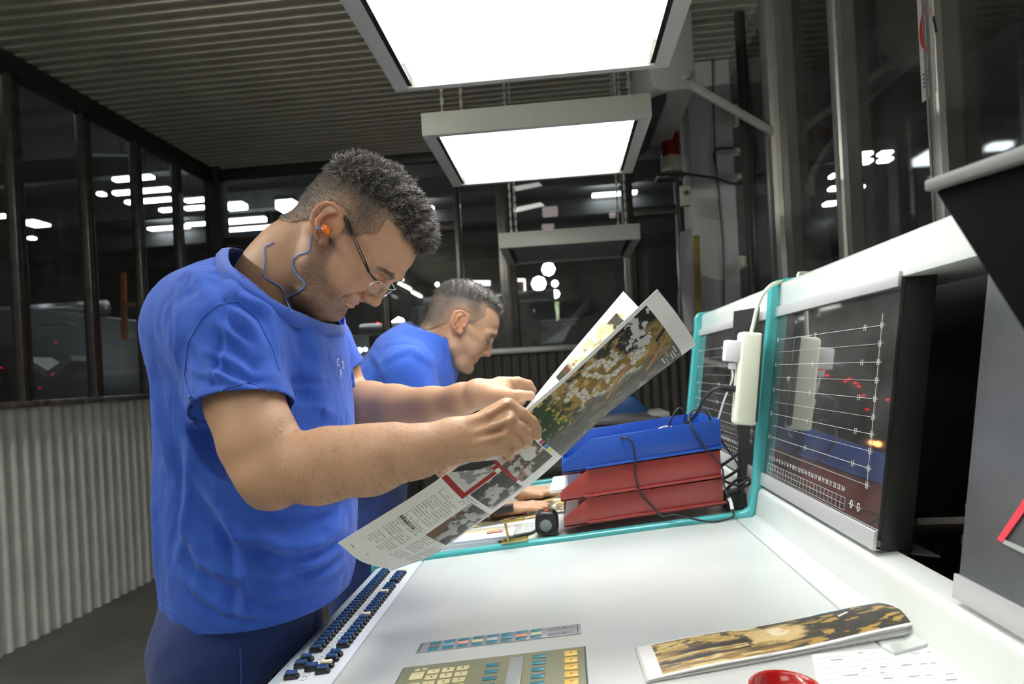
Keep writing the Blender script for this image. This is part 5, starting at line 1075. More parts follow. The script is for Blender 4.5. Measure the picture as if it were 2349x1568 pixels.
def arm_far():
    f = Fld((-.68, 1.10, 1.08), (.06, 1.50, 1.50), .0024); C = f.cone
    f.chain([(P_(720, 770, 1.36), .062), (P_(768, 850, 1.385), .052), (P_(812, 930, 1.385), .0485)], .02)
    f.chain([(P_(808, 928, 1.385), .0505), (P_(850, 928, 1.36), .0505), (P_(905, 932, 1.33), .0465), (P_(990, 928, 1.28), .0355), (P_(1060, 915, 1.24), .0300), (P_(1095, 905, 1.225), .0285)], .02)
    for p, r in (((1150, 885, 1.225), .017), ((1155, 898, 1.215), .018), ((1150, 910, 1.205), .017)): C(P_(1098, 903, 1.222), P_(*p), .026, r, .012)
    k_ = .0035
    f.chain([(P_(1145, 880, 1.225), .0150), (P_(1188, 876, 1.238), .0110), (P_(1212, 882, 1.250), .0098), (P_(1222, 895, 1.250), .0085)], k_)
    f.chain([(P_(1150, 892, 1.225), .0140), (P_(1182, 886, 1.236), .0105), (P_(1196, 894, 1.246), .0095), (P_(1206, 905, 1.246), .0080)], k_)
    f.chain([(P_(1150, 902, 1.222), .0130), (P_(1180, 900, 1.236), .0105), (P_(1190, 910, 1.246), .0092), (P_(1198, 920, 1.246), .0078)], k_)
    f.chain([(P_(1145, 912, 1.218), .0120), (P_(1172, 912, 1.234), .0095), (P_(1182, 922, 1.244), .0085), (P_(1190, 930, 1.244), .0072)], k_)
    f.chain([(P_(1115, 906, 1.210), .020), (P_(1160, 908, 1.190), .0145), (P_(1192, 908, 1.190), .0112), (P_(1217, 907, 1.196), .0095)], .007)
    V, F = f.mesh(); V = relax(V, F, 1, .4); return V, F, limb_colour(V)
AN = arm_near(); AF = arm_far()
rg_ = np.random.default_rng(9); NA = normals(AN[0], AN[1]); ok = np.where((AN[0][:, 0] > -.44) & (AN[0][:, 0] < -.14) & (NA[:, 1] < .3))[0]; i_ = rg_.choice(ok, 2600); D_ = np.stack([np.full(2600, .55), np.full(2600, -.1), np.full(2600, -.65)], 1) + rg_.normal(0, .25, (2600, 3)) + NA[i_] * .3
hv, hf = strands(AN[0][i_], NA[i_], D_, .008 * rg_.uniform(.5, 1.3, 2600), .00011, rg_, .3); arr('arm_hair', hv, hf, mat('arm_hair', (.10, .055, .03), .5), man)['kind'] = 'stuff'
V, F, C = merge([H1, AN, AF]); body1 = arr('body', V, F, skin, man, C)
# T-shirt
shirt_m = mat('shirt_blue', (.022, .098, .52), .82, noise=.06, nscale=30, bump=.35, bscale=900, sheen=.12)
def wrinkled(m, sc, dist, st=.7):
    N = m.node_tree.nodes; L = m.node_tree.links; b = N['Principled BSDF']; tc = N.new('ShaderNodeTexCoord'); mp = N.new('ShaderNodeMapping'); mp.inputs['Scale'].default_value = sc; mp.inputs['Rotation'].default_value = (.25, .5, .1)
    t = N.new('ShaderNodeTexNoise'); t.inputs['Scale'].default_value = 1; t.inputs['Detail'].default_value = 3; t.inputs['Distortion'].default_value = .9; L.new(tc.outputs['Object'], mp.inputs[0]); L.new(mp.outputs[0], t.inputs['Vector'])
    a = N.new('ShaderNodeMath'); a.operation = 'SUBTRACT'; a.inputs[1].default_value = .5; L.new(t.outputs['Fac'], a.inputs[0]); c = N.new('ShaderNodeMath'); c.operation = 'ABSOLUTE'; L.new(a.outputs[0], c.inputs[0])
    q = N.new('ShaderNodeMath'); q.operation = 'POWER'; q.inputs[1].default_value = .7; L.new(c.outputs[0], q.inputs[0])
    bp = N.new('ShaderNodeBump'); bp.inputs['Strength'].default_value = st; bp.inputs['Distance'].default_value = dist; L.new(q.outputs[0], bp.inputs['Height'])
    old = b.inputs['Normal'].links[0].from_socket if b.inputs['Normal'].links else None
    if old: L.new(old, bp.inputs['Normal'])
    L.new(bp.outputs['Normal'], b.inputs['Normal'])
wrinkled(shirt_m, (15, 15, 5), .012, .38)
seam_m = mat('shirt_rib', (.018, .085, .47), .85, bump=.3, bscale=900, sheen=.3)
def px_list(lst, y): return [tuple(np.array(at(px, py, y))[[0, 2]]) for px, py in lst]
def shirt1():
    h = .0036; f = Fld((-.86, .80, .80), (-.34, 1.56, 1.68), h)
    f.stack([(.86, -.628, YM, .160, .185), (.95, -.618, YM, .170, .192), (1.05, -.612, YM, .176, .195), (1.15, -.608, YM, .177, .195), (1.25, -.606, YM, .174, .200), (1.33, -.606, YM, .168, .208), (1.40, -.604, YM, .158, .215), (1.45, -.604, YM, .145, .205), (1.50, -.602, YM, .118, .17), (1.54, -.592, YM, .096, .13), (1.585, -.555, YM, .082, .095), (1.62, -.53, YM, .07, .08)], .02, 2.2)
    f.cone((-.60, 1.03, 1.455), (-.60, 1.31, 1.455), .066, .066, .05)
    f.cone((-.66, 1.06, 1.44), (-.66, 1.28, 1.44), .085, .085, .06)
    s0, s1 = P_(522, 762, .99), P_(562, 960, .935)
    f.chain([((-.60, 1.00, 1.445), .066), (s0, .082), (s1, .0715), (s1 + (s1 - s0) * .2, .070)], .035, sq=None)
    f.cone(P_(500, 900, .97), P_(505, 985, .95), .045, .038, .03)
    f.chain([((-.60, 1.33, 1.445), .066), (P_(722, 790, 1.36), .076), (P_(772, 870, 1.385), .068), (P_(790, 900, 1.39), .066)], .035)
    hem = ((0, 0, .903), (0, 0, -1)); sn = ((s1 + P_(560, 932, .94)) / 2 + np.array([0, 0, .012]), (.16, -.30, -.93)); dF = P_(772, 870, 1.385) - P_(722, 790, 1.36); sf = (P_(768, 862, 1.385), dF)
    cb, cf = P_(553, 582, YM), P_(750, 742, YM); ax = cf - cb; ax /= np.linalg.norm(ax); nn = np.array([-ax[2], 0, ax[0]]); nk = (cb, nn)
    d = f.d.copy(); d = np.maximum(d, f.plane(*hem))
    for (p, n), c, R in ((sn, s1, .13), (sf, P_(790, 900, 1.39), .12)):
        X = (f.lo[0] + h * np.arange(f.n[0]))[:, None, None]; Y = (f.lo[1] + h * np.arange(f.n[1]))[None, :, None]; Z = (f.lo[2] + h * np.arange(f.n[2]))[None, None, :]
        ball = (np.sqrt((X - c[0]) ** 2 + (Y - c[1]) ** 2 + (Z - c[2]) ** 2) - R).astype(np.float32)
        cutr = np.maximum(-f.plane(p, n), 0) * 0 + np.minimum(f.plane(p, n), -ball)          # positive beyond the plane, inside the ball
        side = np.maximum(f.plane((-.62, 0, 0), (0, 1, 0)), 0)
        if c[1] < YM: lim = f.plane((0, 1.005, 0), (0, -1, 0))       # only the sleeve, not the flank
        else: lim = f.plane((0, 1.335, 0), (0, 1, 0))
        d = np.maximum(d, np.minimum(cutr, lim + 0.0))
    d = np.maximum(d, np.where(f.plane(cb + nn * -.001, (0, 0, 1)) > -.2, f.plane(*nk), -1))
    V, F = f.mesh(d); V = relax(V, F, 1, .5)
    F = cut_open(V, F, [hem, sn, sf, nk], h, [None, (s1, .10), (P_(785, 885, 1.39), .11), ((cb + cf) / 2, .15)]); N = normals(V, F)
    FL = [(px_list([(512, 740), (575, 790), (628, 858)], .93), .008, .0042), (px_list([(500, 800), (570, 838), (640, 872)], .93), .007, .0038), (px_list([(555, 700), (600, 760), (632, 825), (640, 885)], .95), .009, .0055), (px_list([(478, 850), (560, 868), (632, 900)], .93), .007, .003), (px_list([(470, 780), (530, 850), (610, 905)], .93), .008, .003),
          (px_list([(640, 720), (668, 800), (672, 890), (690, 980)], .98), .010, .0055), (px_list([(600, 660), (650, 730), (690, 830), (700, 930)], .99), .011, .004), (px_list([(700, 760), (722, 860), (728, 980)], 1.0), .009, .004), (px_list([(735, 770), (748, 870), (752, 985)], 1.02), .008, .0035), (px_list([(765, 880), (768, 985)], 1.05), .007, .0035),
          (px_list([(470, 1120), (545, 1225), (660, 1278), (790, 1262)], .98), .014, .0075), (px_list([(500, 1300), (610, 1330), (720, 1318), (798, 1290)], .98), .012, .0055), (px_list([(590, 1190), (628, 1290), (700, 1350)], .98), .012, .0045), (px_list([(420, 1180), (470, 1285), (600, 1372), (700, 1390)], .98), .014, .0055), (px_list([(740, 1410), (790, 1300)], 1.0), .010, .004),
          (px_list([(452, 1010), (450, 1130), (430, 1270)], 1.0), .012, .0045), (px_list([(395, 830), (412, 950), (440, 1060)], 1.05), .013, .005), (px_list([(430, 1330), (520, 1400), (640, 1430)], .98), .010, .004), (px_list([(560, 1165), (680, 1190), (800, 1180)], .97), .012, .0045), (px_list([(655, 930), (700, 955), (735, 990)], 1.0), .008, .004), (px_list([(690, 1230), (740, 1300), (795, 1330)], .98), .010, .0045), (px_list([(440, 1080), (520, 1160), (560, 1260)], .98), .012, .004), (px_list([(610, 1340), (700, 1370), (780, 1350)], .98), .010, .0045), (px_list([(480, 640), (520, 650), (560, 690)], 1.05), .008, .003), (px_list([(450, 700), (470, 780), (455, 870)], .98), .010, .0035), (px_list([(560, 620), (620, 690), (700, 740)], 1.05), .008, .0035), (px_list([(530, 715), (545, 800), (540, 890)], .93), .005, .0022), (px_list([(380, 1050), (395, 1200), (385, 1350)], 1.06), .012, .004), (px_list([(520, 1180), (560, 1300), (550, 1440)], .98), .010, .003)]
    d_ = 2.1 * folds(V, N, FL) + (noise3(V * np.array([1, 1, .6]), 16, 12) - .5) * .012 + (noise3(V, 42, 15) - .5) * .0035
    damp = sstep(.0, .03, V[:, 2] - .903) * .85 + .15
    for p, n in (sn, sf, nk): n = np.array(n) / np.linalg.norm(n); q = sstep(.002, .022, np.abs((V - np.array(p)) @ n)); rr = np.linalg.norm(V - np.array(p), axis=1) < .16; damp = damp * np.where(rr, .1 + .9 * q, 1)
    V = V + N * (d_ * damp)[:, None]
    o = arr('t_shirt', V, F, shirt_m, man); mo = o.modifiers.new('thick', 'SOLIDIFY'); mo.thickness = .0022; mo.offset = -1
    return o, V, F, cb, cf, nn
sh, SV, SF, cb, cf, cn = shirt1()
from mathutils.bvhtree import BVHTree
def bvh(V, F): return BVHTree.FromPolygons([tuple(v) for v in V.tolist()], F.tolist())
BT1 = [bvh(SV, SF), bvh(V, F)]
def onto(px, py, off=.002, trees=None, ymax=2.6):
    d = (at(px, py, 1) - Vector((0, 0, 1.32))).normalized(); best = None
    for t in (trees or BT1):
        h = t.ray_cast(Vector((0, 0, 1.32)), d, 6)
        if h[0] is not None and (best is None or h[3] < best[3]): best = h
    if best is None: return None
    n = best[1] if best[1].dot(d) < 0 else -best[1]; return best[0] + n * off
# ribbed collar following the neck opening
ctr = (cb + cf) / 2; ax = (cf - cb); R1 = np.linalg.norm(ax) / 2; ax /= np.linalg.norm(ax)
edge = []
t_ = BT1[0]
for i in range(64):
    q = 2 * math.pi * i / 64; dirv = Vector(ax * math.cos(q)) + Vector((0, 1, 0)) * math.sin(q); o_ = Vector(ctr - cn * .006)
    h = t_.ray_cast(o_, dirv, .3); r_i = h[3] if h[0] is not None else (edge[-1][1] if edge else R1)
    edge.append((dirv, r_i))
rr_ = np.array([e[1] for e in edge]); rr_ = np.convolve(np.concatenate([rr_[-3:], rr_, rr_[:3]]), np.ones(7) / 7, 'valid')
rv = []; rf = []; K_ = [(-.012, .0035), (-.006, .0052), (.004, .0045), (.009, .001), (.0125, -.003), (.013, -.005), (.009, -.002), (.002, .001), (-.012, .0005)]
for i, (e, r_i) in enumerate(zip(edge, rr_)):
    for u, w in K_: rv.append(tuple(Vector(ctr + cn * (u - .004)) + e[0] * (r_i + w - max(u, 0) * .25)))
n_ = len(K_)
for i in range(64):
    for j in range(n_ - 1): a = i * n_ + j; b = ((i + 1) % 64) * n_ + j; rf.append((a, b, b + 1, a + 1))
arr('collar', rv, rf, seam_m, sh); BT1.append(bvh(np.array(rv), np.array(rf)))
# seams: shoulder, armhole, sleeve hem, bottom hem
def seam(pts, r=.0011, name='seam', par_=None, sub=5):
    P = [onto(px, py, .0004, [BT1[0]]) for px, py in pts]; P = [p for p in P if p is not None]
    Q = []
    for p in smooth(pts_v(P), sub): Q.append(p)
    mb = MB(); mb.tube(Q, r, 6, 1); mb.build(name, seam_m, par_ or sh, smooth=True)
def pts_v(P): return [Vector(p) for p in P]
def dense(pts, k=6):
    out = []
    for (a, b), (c, d) in zip(pts[:-1], pts[1:]):
        for i in range(k): out.append((a + (c - a) * i / k, b + (d - b) * i / k))
    return out + [pts[-1]]
seam(dense([(545, 690), (500, 700), (462, 730), (430, 790), (424, 860), (440, 930), (452, 985)]), .0013, 'armhole_seam', sub=2)
seam(dense([(545, 690), (590, 730), (625, 800), (640, 850)]), .0012, 'armhole_seam', sub=2)
seam(dense([(545, 690), (556, 640), (560, 606)]), .0012, 'shoulder_seam', sub=2)
seam(dense([(480, 912), (520, 890), (570, 876), (640, 905)]), .0009, 'sleeve_hem', sub=2)
seam(dense([(360, 1378), (410, 1410), (480, 1450), (590, 1452), (700, 1430), (770, 1375)]), .0009, 'hem_stitch', sub=2)
# lettering on the chest
lt = mat('shirt_print', (.62, .64, .60), .6)
for txt, px, py in (('C', 772, 832), ('S', 784, 838), ('P', 779, 858)):
    p = onto(px, py, .003, [BT1[0]]); p0 = onto(px, py, 0, [BT1[0]])
    if p is not None:
        n_ = (p - p0).normalized(); textmesh(txt, .022, frame_m(p, Vector((0, 0, 1)).cross(n_), Vector((0, 0, 1))), lt, sh, 'lettering')
# trousers and shoes
def legs(lev, knees, name_m, root, lo, hi, h=.008):
    f = Fld(lo, hi, h); f.stack(lev, .03, 2.1)
    for ch in knees: f.chain(ch, .04)
    V, F = f.mesh(); V = relax(V, F, 2, .5); N = normals(V, F); V = V + N * ((noise3(V, 14, 5) - .5) * .02)[:, None]; return arr('trousers', V, F, name_m, root)
trouser_m = mat('trousers_navy', (.008, .03, .15), .8, noise=.1, nscale=20, bump=.4, bscale=500, sheen=.2)
tr = legs([(.80, -.662, YM, .140, .18), (.86, -.662, YM, .141, .178), (.93, -.65, YM, .143, .172), (.97, -.64, YM, .143, .17)], [[((-.67, y, .84), .10), ((-.665, y, .50), .076), ((-.69, y, .10), .064)] for y in (1.07, 1.27)], trouser_m, man, (-.86, .90, .02), (-.44, 1.44, 1.0))
seam_pts = [(590, 1478), (612, 1500), (585, 1568)]
mb = MB(); mb.tube([Vector((-.58, 1.004, .87)), Vector((-.575, .994, .82)), Vector((-.585, .99, .76))], .0015); mb.build('pocket_seam', mat('pocket_seam', (.02, .08, .28), .8), tr, smooth=True)
shoe_m = mat('shoe_black', (.015, .015, .016), .4)
def shoe(x, y, root):
    f = Fld((x - .16, y - .07, -.01), (x + .22, y + .07, .16), .005); f.chain([((x - .06, y, .045), .04), ((x + .06, y, .045), .043), ((x + .13, y, .035), .035)], .02, sq=((0, 1, 0), .95)); f.cone((x - .04, y, .06), (x - .04, y, .12), .045, .045, .02)
    d = np.maximum(f.d, f.plane((0, 0, .002), (0, 0, -1))); V, F = f.mesh(d); arr('shoe', V, F, shoe_m, root)
for y in (1.07, 1.27): shoe(-.66, y, man)
# earplug with cord
def hl(a, l, h): return Vector(cO + a * cA + l * cL + h * cU)
t = thing('earplug', 'orange foam earplug on a thin blue cord, in the nearer worker\'s ear', 'earplug', hl(0, .095, .002))
mb = MB(); mb.cyl(hl(.004, .088, .001), hl(-.003, .103, .003), .0068, .0058, 18); mb.build('foam_plug', mat('plug_orange', (.95, .22, .02), .6, bump=.2), t, bev=.0015)
def c1(x, y): return (560 + x / 3.408, 320 + y / 3.408)
cordm = mat('cord_blue', (.12, .30, .85), .4)
A1 = [hl(-.003, .104, .003)] + [onto(*c1(*p), .0022) for p in ((590, 688), (560, 702), (530, 750), (515, 850), (490, 885), (440, 900), (395, 935), (385, 990), (420, 1050), (468, 1105), (478, 1140), (440, 1185), (380, 1212), (335, 1235), (328, 1262), (345, 1310), (362, 1345))]
A2 = [onto(*c1(*p), .0022) for p in ((238, 806), (205, 825), (172, 840), (160, 880), (166, 950), (155, 1030), (168, 1078), (240, 1120), (285, 1148), (312, 1190), (326, 1240), (350, 1320), (362, 1348))]
for A in (A1, A2):
    A = [p for p in A if p is not None and p.y < 1.4]; mb = MB(); mb.tube(A, .0013, 8, 4); mb.build('cord', cordm, t, smooth=True)
# glasses
t = thing('glasses', 'rimless metal glasses with black temples, low on the nearer worker\'s nose', 'glasses', hl(.12, 0, 0))
silver = mat('glasses_metal', (.55, .53, .5), .25, .9)
for s_ in (1, -1):
    mb = MB(); mb.tube([hl(-.012, .083 * s_, .022), hl(-.004, .0855 * s_, .037), hl(.006, .087 * s_, .041), hl(.016, .086 * s_, .038), hl(.036, .082 * s_, .030)], [.003, .0036, .004, .0038, .003], 8, 4); mb.build('temple_tip', black, t, smooth=True)
    for o in (.0022, -.0022):
        mb = MB(); mb.bar(hl(.036, .082 * s_, .030 + o), hl(.094, .0745 * s_, .0085 + o), .0022, .0020); mb.build('temple_rod', black, t, bev=.0003)
    mb = MB(); mb.bar(hl(.088, .0755 * s_, .0108), hl(.104, .073 * s_, .0045), .003, .005); mb.bar(hl(.104, .073 * s_, .0045), hl(.1215, .062 * s_, .003), .0022, .0022); mb.build('hinge', black, t, bev=.0005)
    def lp(u, v): # lens surface: u 0 nose .. 1 temple, v 0 bottom .. 1 top
        return (.1345 - .013 * u ** 1.6 - .005 * (1 - v), s_ * (.0105 + .050 * u), -.0215 + .0275 * v)
    outl = [(0.02, .45), (.05, .15), (.22, 0), (.6, .0), (.92, .12), (1, .5), (.97, .85), (.7, 1), (.3, 1), (.05, .85)]
    P = [hl(*lp(*q)) for q in outl]; cpt = hl(*lp(.5, .5)); mb = MB(); mb.add([cpt] + P, [(0, i + 1, (i + 1) % len(P) + 1) for i in range(len(P))]); mb.build('lens', glassmat('spectacle_lens', (.93, .9, .92), .01, 1.5, .03), t)
    mb = MB(); mb.tube(P + [P[0]], .0011, 6, 4); mb.build('rim', silver, t, smooth=True)
mb = MB(); mb.tube([hl(.1335, .0115, .001), hl(.137, .005, .005), hl(.137, -.005, .005), hl(.1335, -.0115, .001)], .0013, 6, 5); mb.build('bridge', silver, t, smooth=True)
for s_ in (1, -1):
    mb = MB(); mb.tube([hl(.126, .0125 * s_, -.006), hl(.121, .0115 * s_, -.010)], .0006, 6, 1); mb.build('nose_pad_arm', silver, t)
# ============================================================ THE PRESS SHEET
def poly_u(pts, n):
    P = np.array(pts, float); L = np.concatenate([[0], np.cumsum(np.hypot(*np.diff(P[:, :2], axis=0).T))]); L /= L[-1]; u = np.linspace(0, 1, n)
    return np.stack([cub(L, P[:, k], u) for k in range(P.shape[1])], 1)
def rays(Q):
    """(px, py, Y) rows to world points"""
    ix, iy, ff = np.array(_ix), np.array(_iy), np.array(_f)
    d = ix * (Q[:, :1] - 1174.5) + iy * (-(Q[:, 1:2] - 784) + 70) + ff * 1400; return np.array([0, 0, 1.32]) + d / d[:, 1:2] * Q[:, 2:3]
NU, NV = 760, 330
A_ = rays(poly_u([(775, 1245, .955), (1030, 1082, .975), (1213, 935, .988), (1280, 877, .990), (1508, 663, 1.0)], NU))
B_2 = rays(poly_u([(893, 1305, 1.03), (985, 1275, 1.06), (1084, 1208, 1.075), (1227, 1103, 1.085), (1400, 943, 1.09), (1594, 792, 1.095)], NU))
C_2 = rays(poly_u([(885, 1296, 1.13), (1090, 1090, 1.16), (1215, 925, 1.205), (1430, 668, 1.22)], NU))
v = np.linspace(0, 1, NV)[None, :, None]
M1 = A_ + .55 * (B_2 - A_); M1[:, 1] -= .022; M2 = B_2 + .5 * (C_2 - B_2); M2[:, 1] += .015; M2[:, 2] -= .012
ks = np.array([0, .27, .5, .75, 1.0]); ctrl = np.stack([A_, M1, B_2, M2, C_2], 1)
G = np.zeros((NU, NV, 3)); vv = np.linspace(0, 1, NV)
for k in range(3):
    y = ctrl[:, :, k]; mt = np.gradient(y, ks, axis=1); i = np.clip(np.searchsorted(ks, vv) - 1, 0, 3); hh = (ks[i + 1] - ks[i]); t_ = (vv - ks[i]) / hh
    G[:, :, k] = (2 * t_ ** 3 - 3 * t_ ** 2 + 1) * y[:, i] + (t_ ** 3 - 2 * t_ ** 2 + t_) * hh * mt[:, i] + (-2 * t_ ** 3 + 3 * t_ ** 2) * y[:, i + 1] + (t_ ** 3 - t_ ** 2) * hh * mt[:, i + 1]
U = np.linspace(0, 1, NU)[:, None] + 0 * vv[None]; Vv = vv[None] + 0 * U
def vor(x, y, seed=0):
    xi, yi = np.floor(x), np.floor(y); f1 = np.full(x.shape, 9.); f2 = f1.copy(); idc = f1.copy()
    for dx in (-1, 0, 1):
        for dy in (-1, 0, 1):
            cx, cy = xi + dx, yi + dy; r1 = vnoise(cx, cy, seed + 3) * 0 + vnoise(cx + .0, cy + .0, seed); r2 = vnoise(cx, cy, seed + 7)
            d = np.hypot(cx + .15 + .7 * r1 - x, cy + .15 + .7 * r2 - y); n1 = d < f1; f2 = np.where(n1, f1, np.minimum(f2, d)); idc = np.where(n1, vnoise(cx, cy, seed + 11), idc); f1 = np.where(n1, d, f1)
    return f1, f2, idc
def mixc(c, new, m): return c * (1 - m[..., None]) + np.array(new) * m[..., None]
def paint_outer(u, t):
    c = np.ones(u.shape + (3,)) * np.array([.80, .81, .80]); x = u * 14; y = t * 3
    box_ = lambda u0, u1, t0, t1: ((u > u0) & (u < u1) & (t > t0) & (t < t1)).astype(float)
    # --- landscape picture
    L = box_(.545, .955, .055, .985)
    n1 = fbm(x * 1.6, y * 2.5, 5); n2 = fbm(x * 7, y * 8, 8); n3 = fbm(x * 2.2, y * 22, 12)
    pic = np.ones(c.shape) * np.array([.028, .034, .022]); pic = mixc(pic, (.30, .20, .055), sstep(.50, .60, n1 - .16 * sstep(.74, .84, u) * sstep(.5, .3, t)))
    f1, f2, idc = vor(u * 62, t * 15, 2); edge_ = sstep(.03, .13, f2 - f1); sand = mixc(pic * 0 + np.array([.22, .14, .03]), (.60, .60, .54), edge_ * (idc > .35) * sstep(.3, .5, n2 + .15))
    pic = pic * (1 - (m_ := sstep(.50, .60, fbm(x * .8 + 3, y * 1.1, 31) + .20 * np.exp(-((u - .78) / .10) ** 2) - .14 * (t > .70)))[..., None]) + sand * m_[..., None]
    fol = sstep(.66, .61, u) * (t < .66); leaf = np.ones(c.shape) * np.array([.018, .045, .018]); leaf = mixc(leaf, (.05, .13, .04), sstep(.5, .62, n2)); leaf = mixc(leaf, (.50, .36, .05), sstep(.62, .70, n2)); pic = pic * (1 - fol[..., None]) + leaf * fol[..., None]
    gold = sstep(.57, .64, fbm(x * 3.4, y * 4.5, 44)); pic = mixc(pic, (.42, .27, .06), gold * sstep(.60, .68, u) * (t < .62) * .75)
    dk = sstep(.81, .85, u + (n2 - .5) * .12) * sstep(.48, .40, t - (u - .87) * 1.3); pic = mixc(pic, (.012, .014, .013), dk)
    oc = sstep(.895, .91, u + .03 * (t - .5)) * sstep(.26, .32, t); pic = mixc(pic, (.27, .20, .07), oc); pic = pic * (1 - .45 * (oc * sstep(.4, .6, n2))[..., None])
    pic = mixc(pic, (.50, .51, .50), sstep(.50, .56, n2 * .35 + .65 * fbm(x * 3, y * 3, 77) + .25 - 5.5 * np.hypot((u - .895) * 1.1, (t - .20) * .20)))
    road = sstep(.60, .68, t + (n1 - .5) * .15 - (u - .8) * .25); st_ = fbm(u * 26 - t * 6, t * 55, 51); pic = pic * (1 - road[..., None]) + (np.array([.085, .085, .075]) * (.6 + 1.1 * st_)[..., None]) * road[..., None]
    pale = sstep(.60, .72, fbm(u * 34, t * 30, 61)) * sstep(.78, .84, t) ; pic = mixc(pic, (.42, .42, .36), pale * .8); pic = mixc(pic, (.30, .22, .10), sstep(.62, .7, fbm(u * 30, t * 34, 66)) * sstep(.55, .7, t) * .8)
    for uc, tc, lu in ((.915, .545, .040), (.905, .665, .050), (.78, .62, .05)): pic = mixc(pic, (.42, .19, .05), ((np.abs(u - uc) < lu) & (np.abs(t - tc + (u - uc) * 1.8) < .016)).astype(float)); 
    pic = mixc(pic, (.02, .015, .012), ((np.abs(u - .938) < .02) & (np.abs(t - .50 + (u - .938) * 1.8) < .022)).astype(float))
    c = c * (1 - L[..., None]) + pic * L[..., None]
    # signature flourish, low right corner of the picture
    for k in range(6): c = mixc(c, (.75, .75, .7), ((np.abs(u - .905 - .008 * k) < .0012) & (np.abs(t - .80 - .04 * math.sin(k * 2.3)) < .045)).astype(float))
    # colour patches by the seam
    for k, q in enumerate(((.05, .22, .06), (.85, .85, .8), (.35, .03, .12), (.02, .02, .02), (.03, .25, .55), (.85, .70, .05))): c = mixc(c, q, box_(.532, .5445, .40 + .055 * k, .448 + .055 * k))
    # --- text page
    def text(u0, u1, t0, t1, pitch=.0080, seed=0, k=.55):
        n = c
        lines = ((u - u0) % pitch) < pitch * .5; row = np.floor((u - u0) / pitch); word = vnoise(t * 62 + row * 7.3, row * 3.1, seed) > .24; endl = t < t1 - .06 * vnoise(row, row * 0, seed + 2) * (np.mod(row, 5) < 1) * 6
        return mixc(n, (.13, .13, .14), (box_(u0, u1, t0, t1) * lines * word * endl) * (1 - k))
    c = text(.060, .285, .14, .33, seed=1); c = text(.060, .275, .37, .545, seed=2); c = text(.075, .285, .34, .36, seed=7) * 1; c = text(.055, .165, .60, .76, seed=3); c = text(.06, .15, .80, .95, seed=4); c = text(.285, .315, .46, .66, seed=5)
    hd = box_(.158, .170, .14, .40); c = mixc(c, (.95, .95, .95), hd * 0); gl = (((t * 70) % 1) < .68) & (vnoise(t * 70, u * 900, 4) > .22); c = mixc(c, (.03, .03, .03), box_(.1545, .1660, .14, .42) * gl)
    c = mixc(c, (.2, .2, .2), box_(.018, .021, .14, .22)); c = mixc(c, (.2, .2, .2), box_(.027, .030, .42, .45)); 
    red = (.33, .022, .022); c = mixc(c, red, box_(.298, .405, 0, .46)); c = mixc(c, (.62, .64, .64), box_(.314, .440, -.01, .395))
    fg = sstep(.55, .60, fbm(u * 55, t * 10, 71)); c = mixc(c, (.12, .13, .13), fg * box_(.335, .42, .03, .38) * .7); dd = np.abs((t - .02) - (u - .335) * 3.2); c = mixc(c, (.015, .015, .015), (dd < .075 - (np.abs(u - .378) * .9)) * box_(.325, .43, .02, .36)); c = mixc(c, (.25, .28, .30), (np.abs(dd - .16) < .014) * box_(.33, .44, .02, .38))
    c = mixc(c, red, box_(.405, .44, .34, .40))
    for (u0, u1, t0, t1, s_, tint) in ((.320, .418, .47, .86, 81, (.14, .14, .14)), (.428, .530, .28, .80, 84, (.22, .19, .16)), (.165, .305, .60, .95, 88, (.08, .075, .07)), (.06, .15, .97, 1.0, 90, (.2, .19, .17))):
        n = fbm(u * 48, t * 13, s_, 5); im = np.array(tint) * (.35 + .0 * n)[..., None] + sstep(.52, .62, n)[..., None] * np.array([.40, .40, .39]); 
        if s_ == 84: im = im + sstep(.55, .62, fbm(u * 70, t * 18, 95))[..., None] * np.array([.22, .12, .05]); im = mixc(im, (.62, .60, .58), sstep(.052, .04, np.hypot((u - .495) * 2.6, (t - .50) * .42) + (n - .5) * .08))
        if s_ == 88: im = mixc(im, (.15, .07, .035), sstep(.45, .3, (t - .6) / .35 + (u - .165) * 3)); im = mixc(im, (.45, .45, .44), ((fbm(u * 120, t * 9, 99) > .60) & (u > .24)).astype(float) * .8)
        m_ = box_(u0, u1, t0, t1); c = c * (1 - m_[..., None]) + im * m_[..., None]
    c = mixc(c, red, box_(.418, .428, .28, .74)); c = mixc(c, red, box_(.32, .42, .865, .885) * .8)
    c = mixc(c, (.9, .9, .9), box_(.530, .5325, .2, 1)); 
    return c
def paint_inner(u, t):
    c = np.ones(u.shape + (3,)) * np.array([.80, .83, .85]); box_ = lambda u0, u1, t0, t1: ((u > u0) & (u < u1) & (t > t0) & (t < t1)).astype(float)
    c = mixc(c, (.45, .62, .75), sstep(.58, .50, u) * box_(0, .66, .06, 1) * .5)
    n = fbm(u * 60, t * 12, 105, 5); L = box_(.70, .955, .055, 1.0); im = np.ones(c.shape) * np.array([.78, .62, .33]); im = mixc(im, (.85, .80, .62), sstep(.4, .6, n)); im = mixc(im, (.30, .15, .05), sstep(.60, .68, fbm(u * 42, t * 16, 111)) * (1 - sstep(.84, .9, u)) * .85); im = mixc(im, (.10, .03, .02), sstep(.50, .60, n) * sstep(.765, .74, u)); im = mixc(im, (.02, .035, .012), sstep(.735, .722, u + (n - .5) * .03))
    im = mixc(im, (.05, .045, .035), box_(.905, .945, .10, 1) * sstep(.40, .55, n)); c = c * (1 - L[..., None]) + im * L[..., None]; return c
paper_m = mat('printed_paper', (.8, .8, .8), .42, attr='Col', spec=.4)
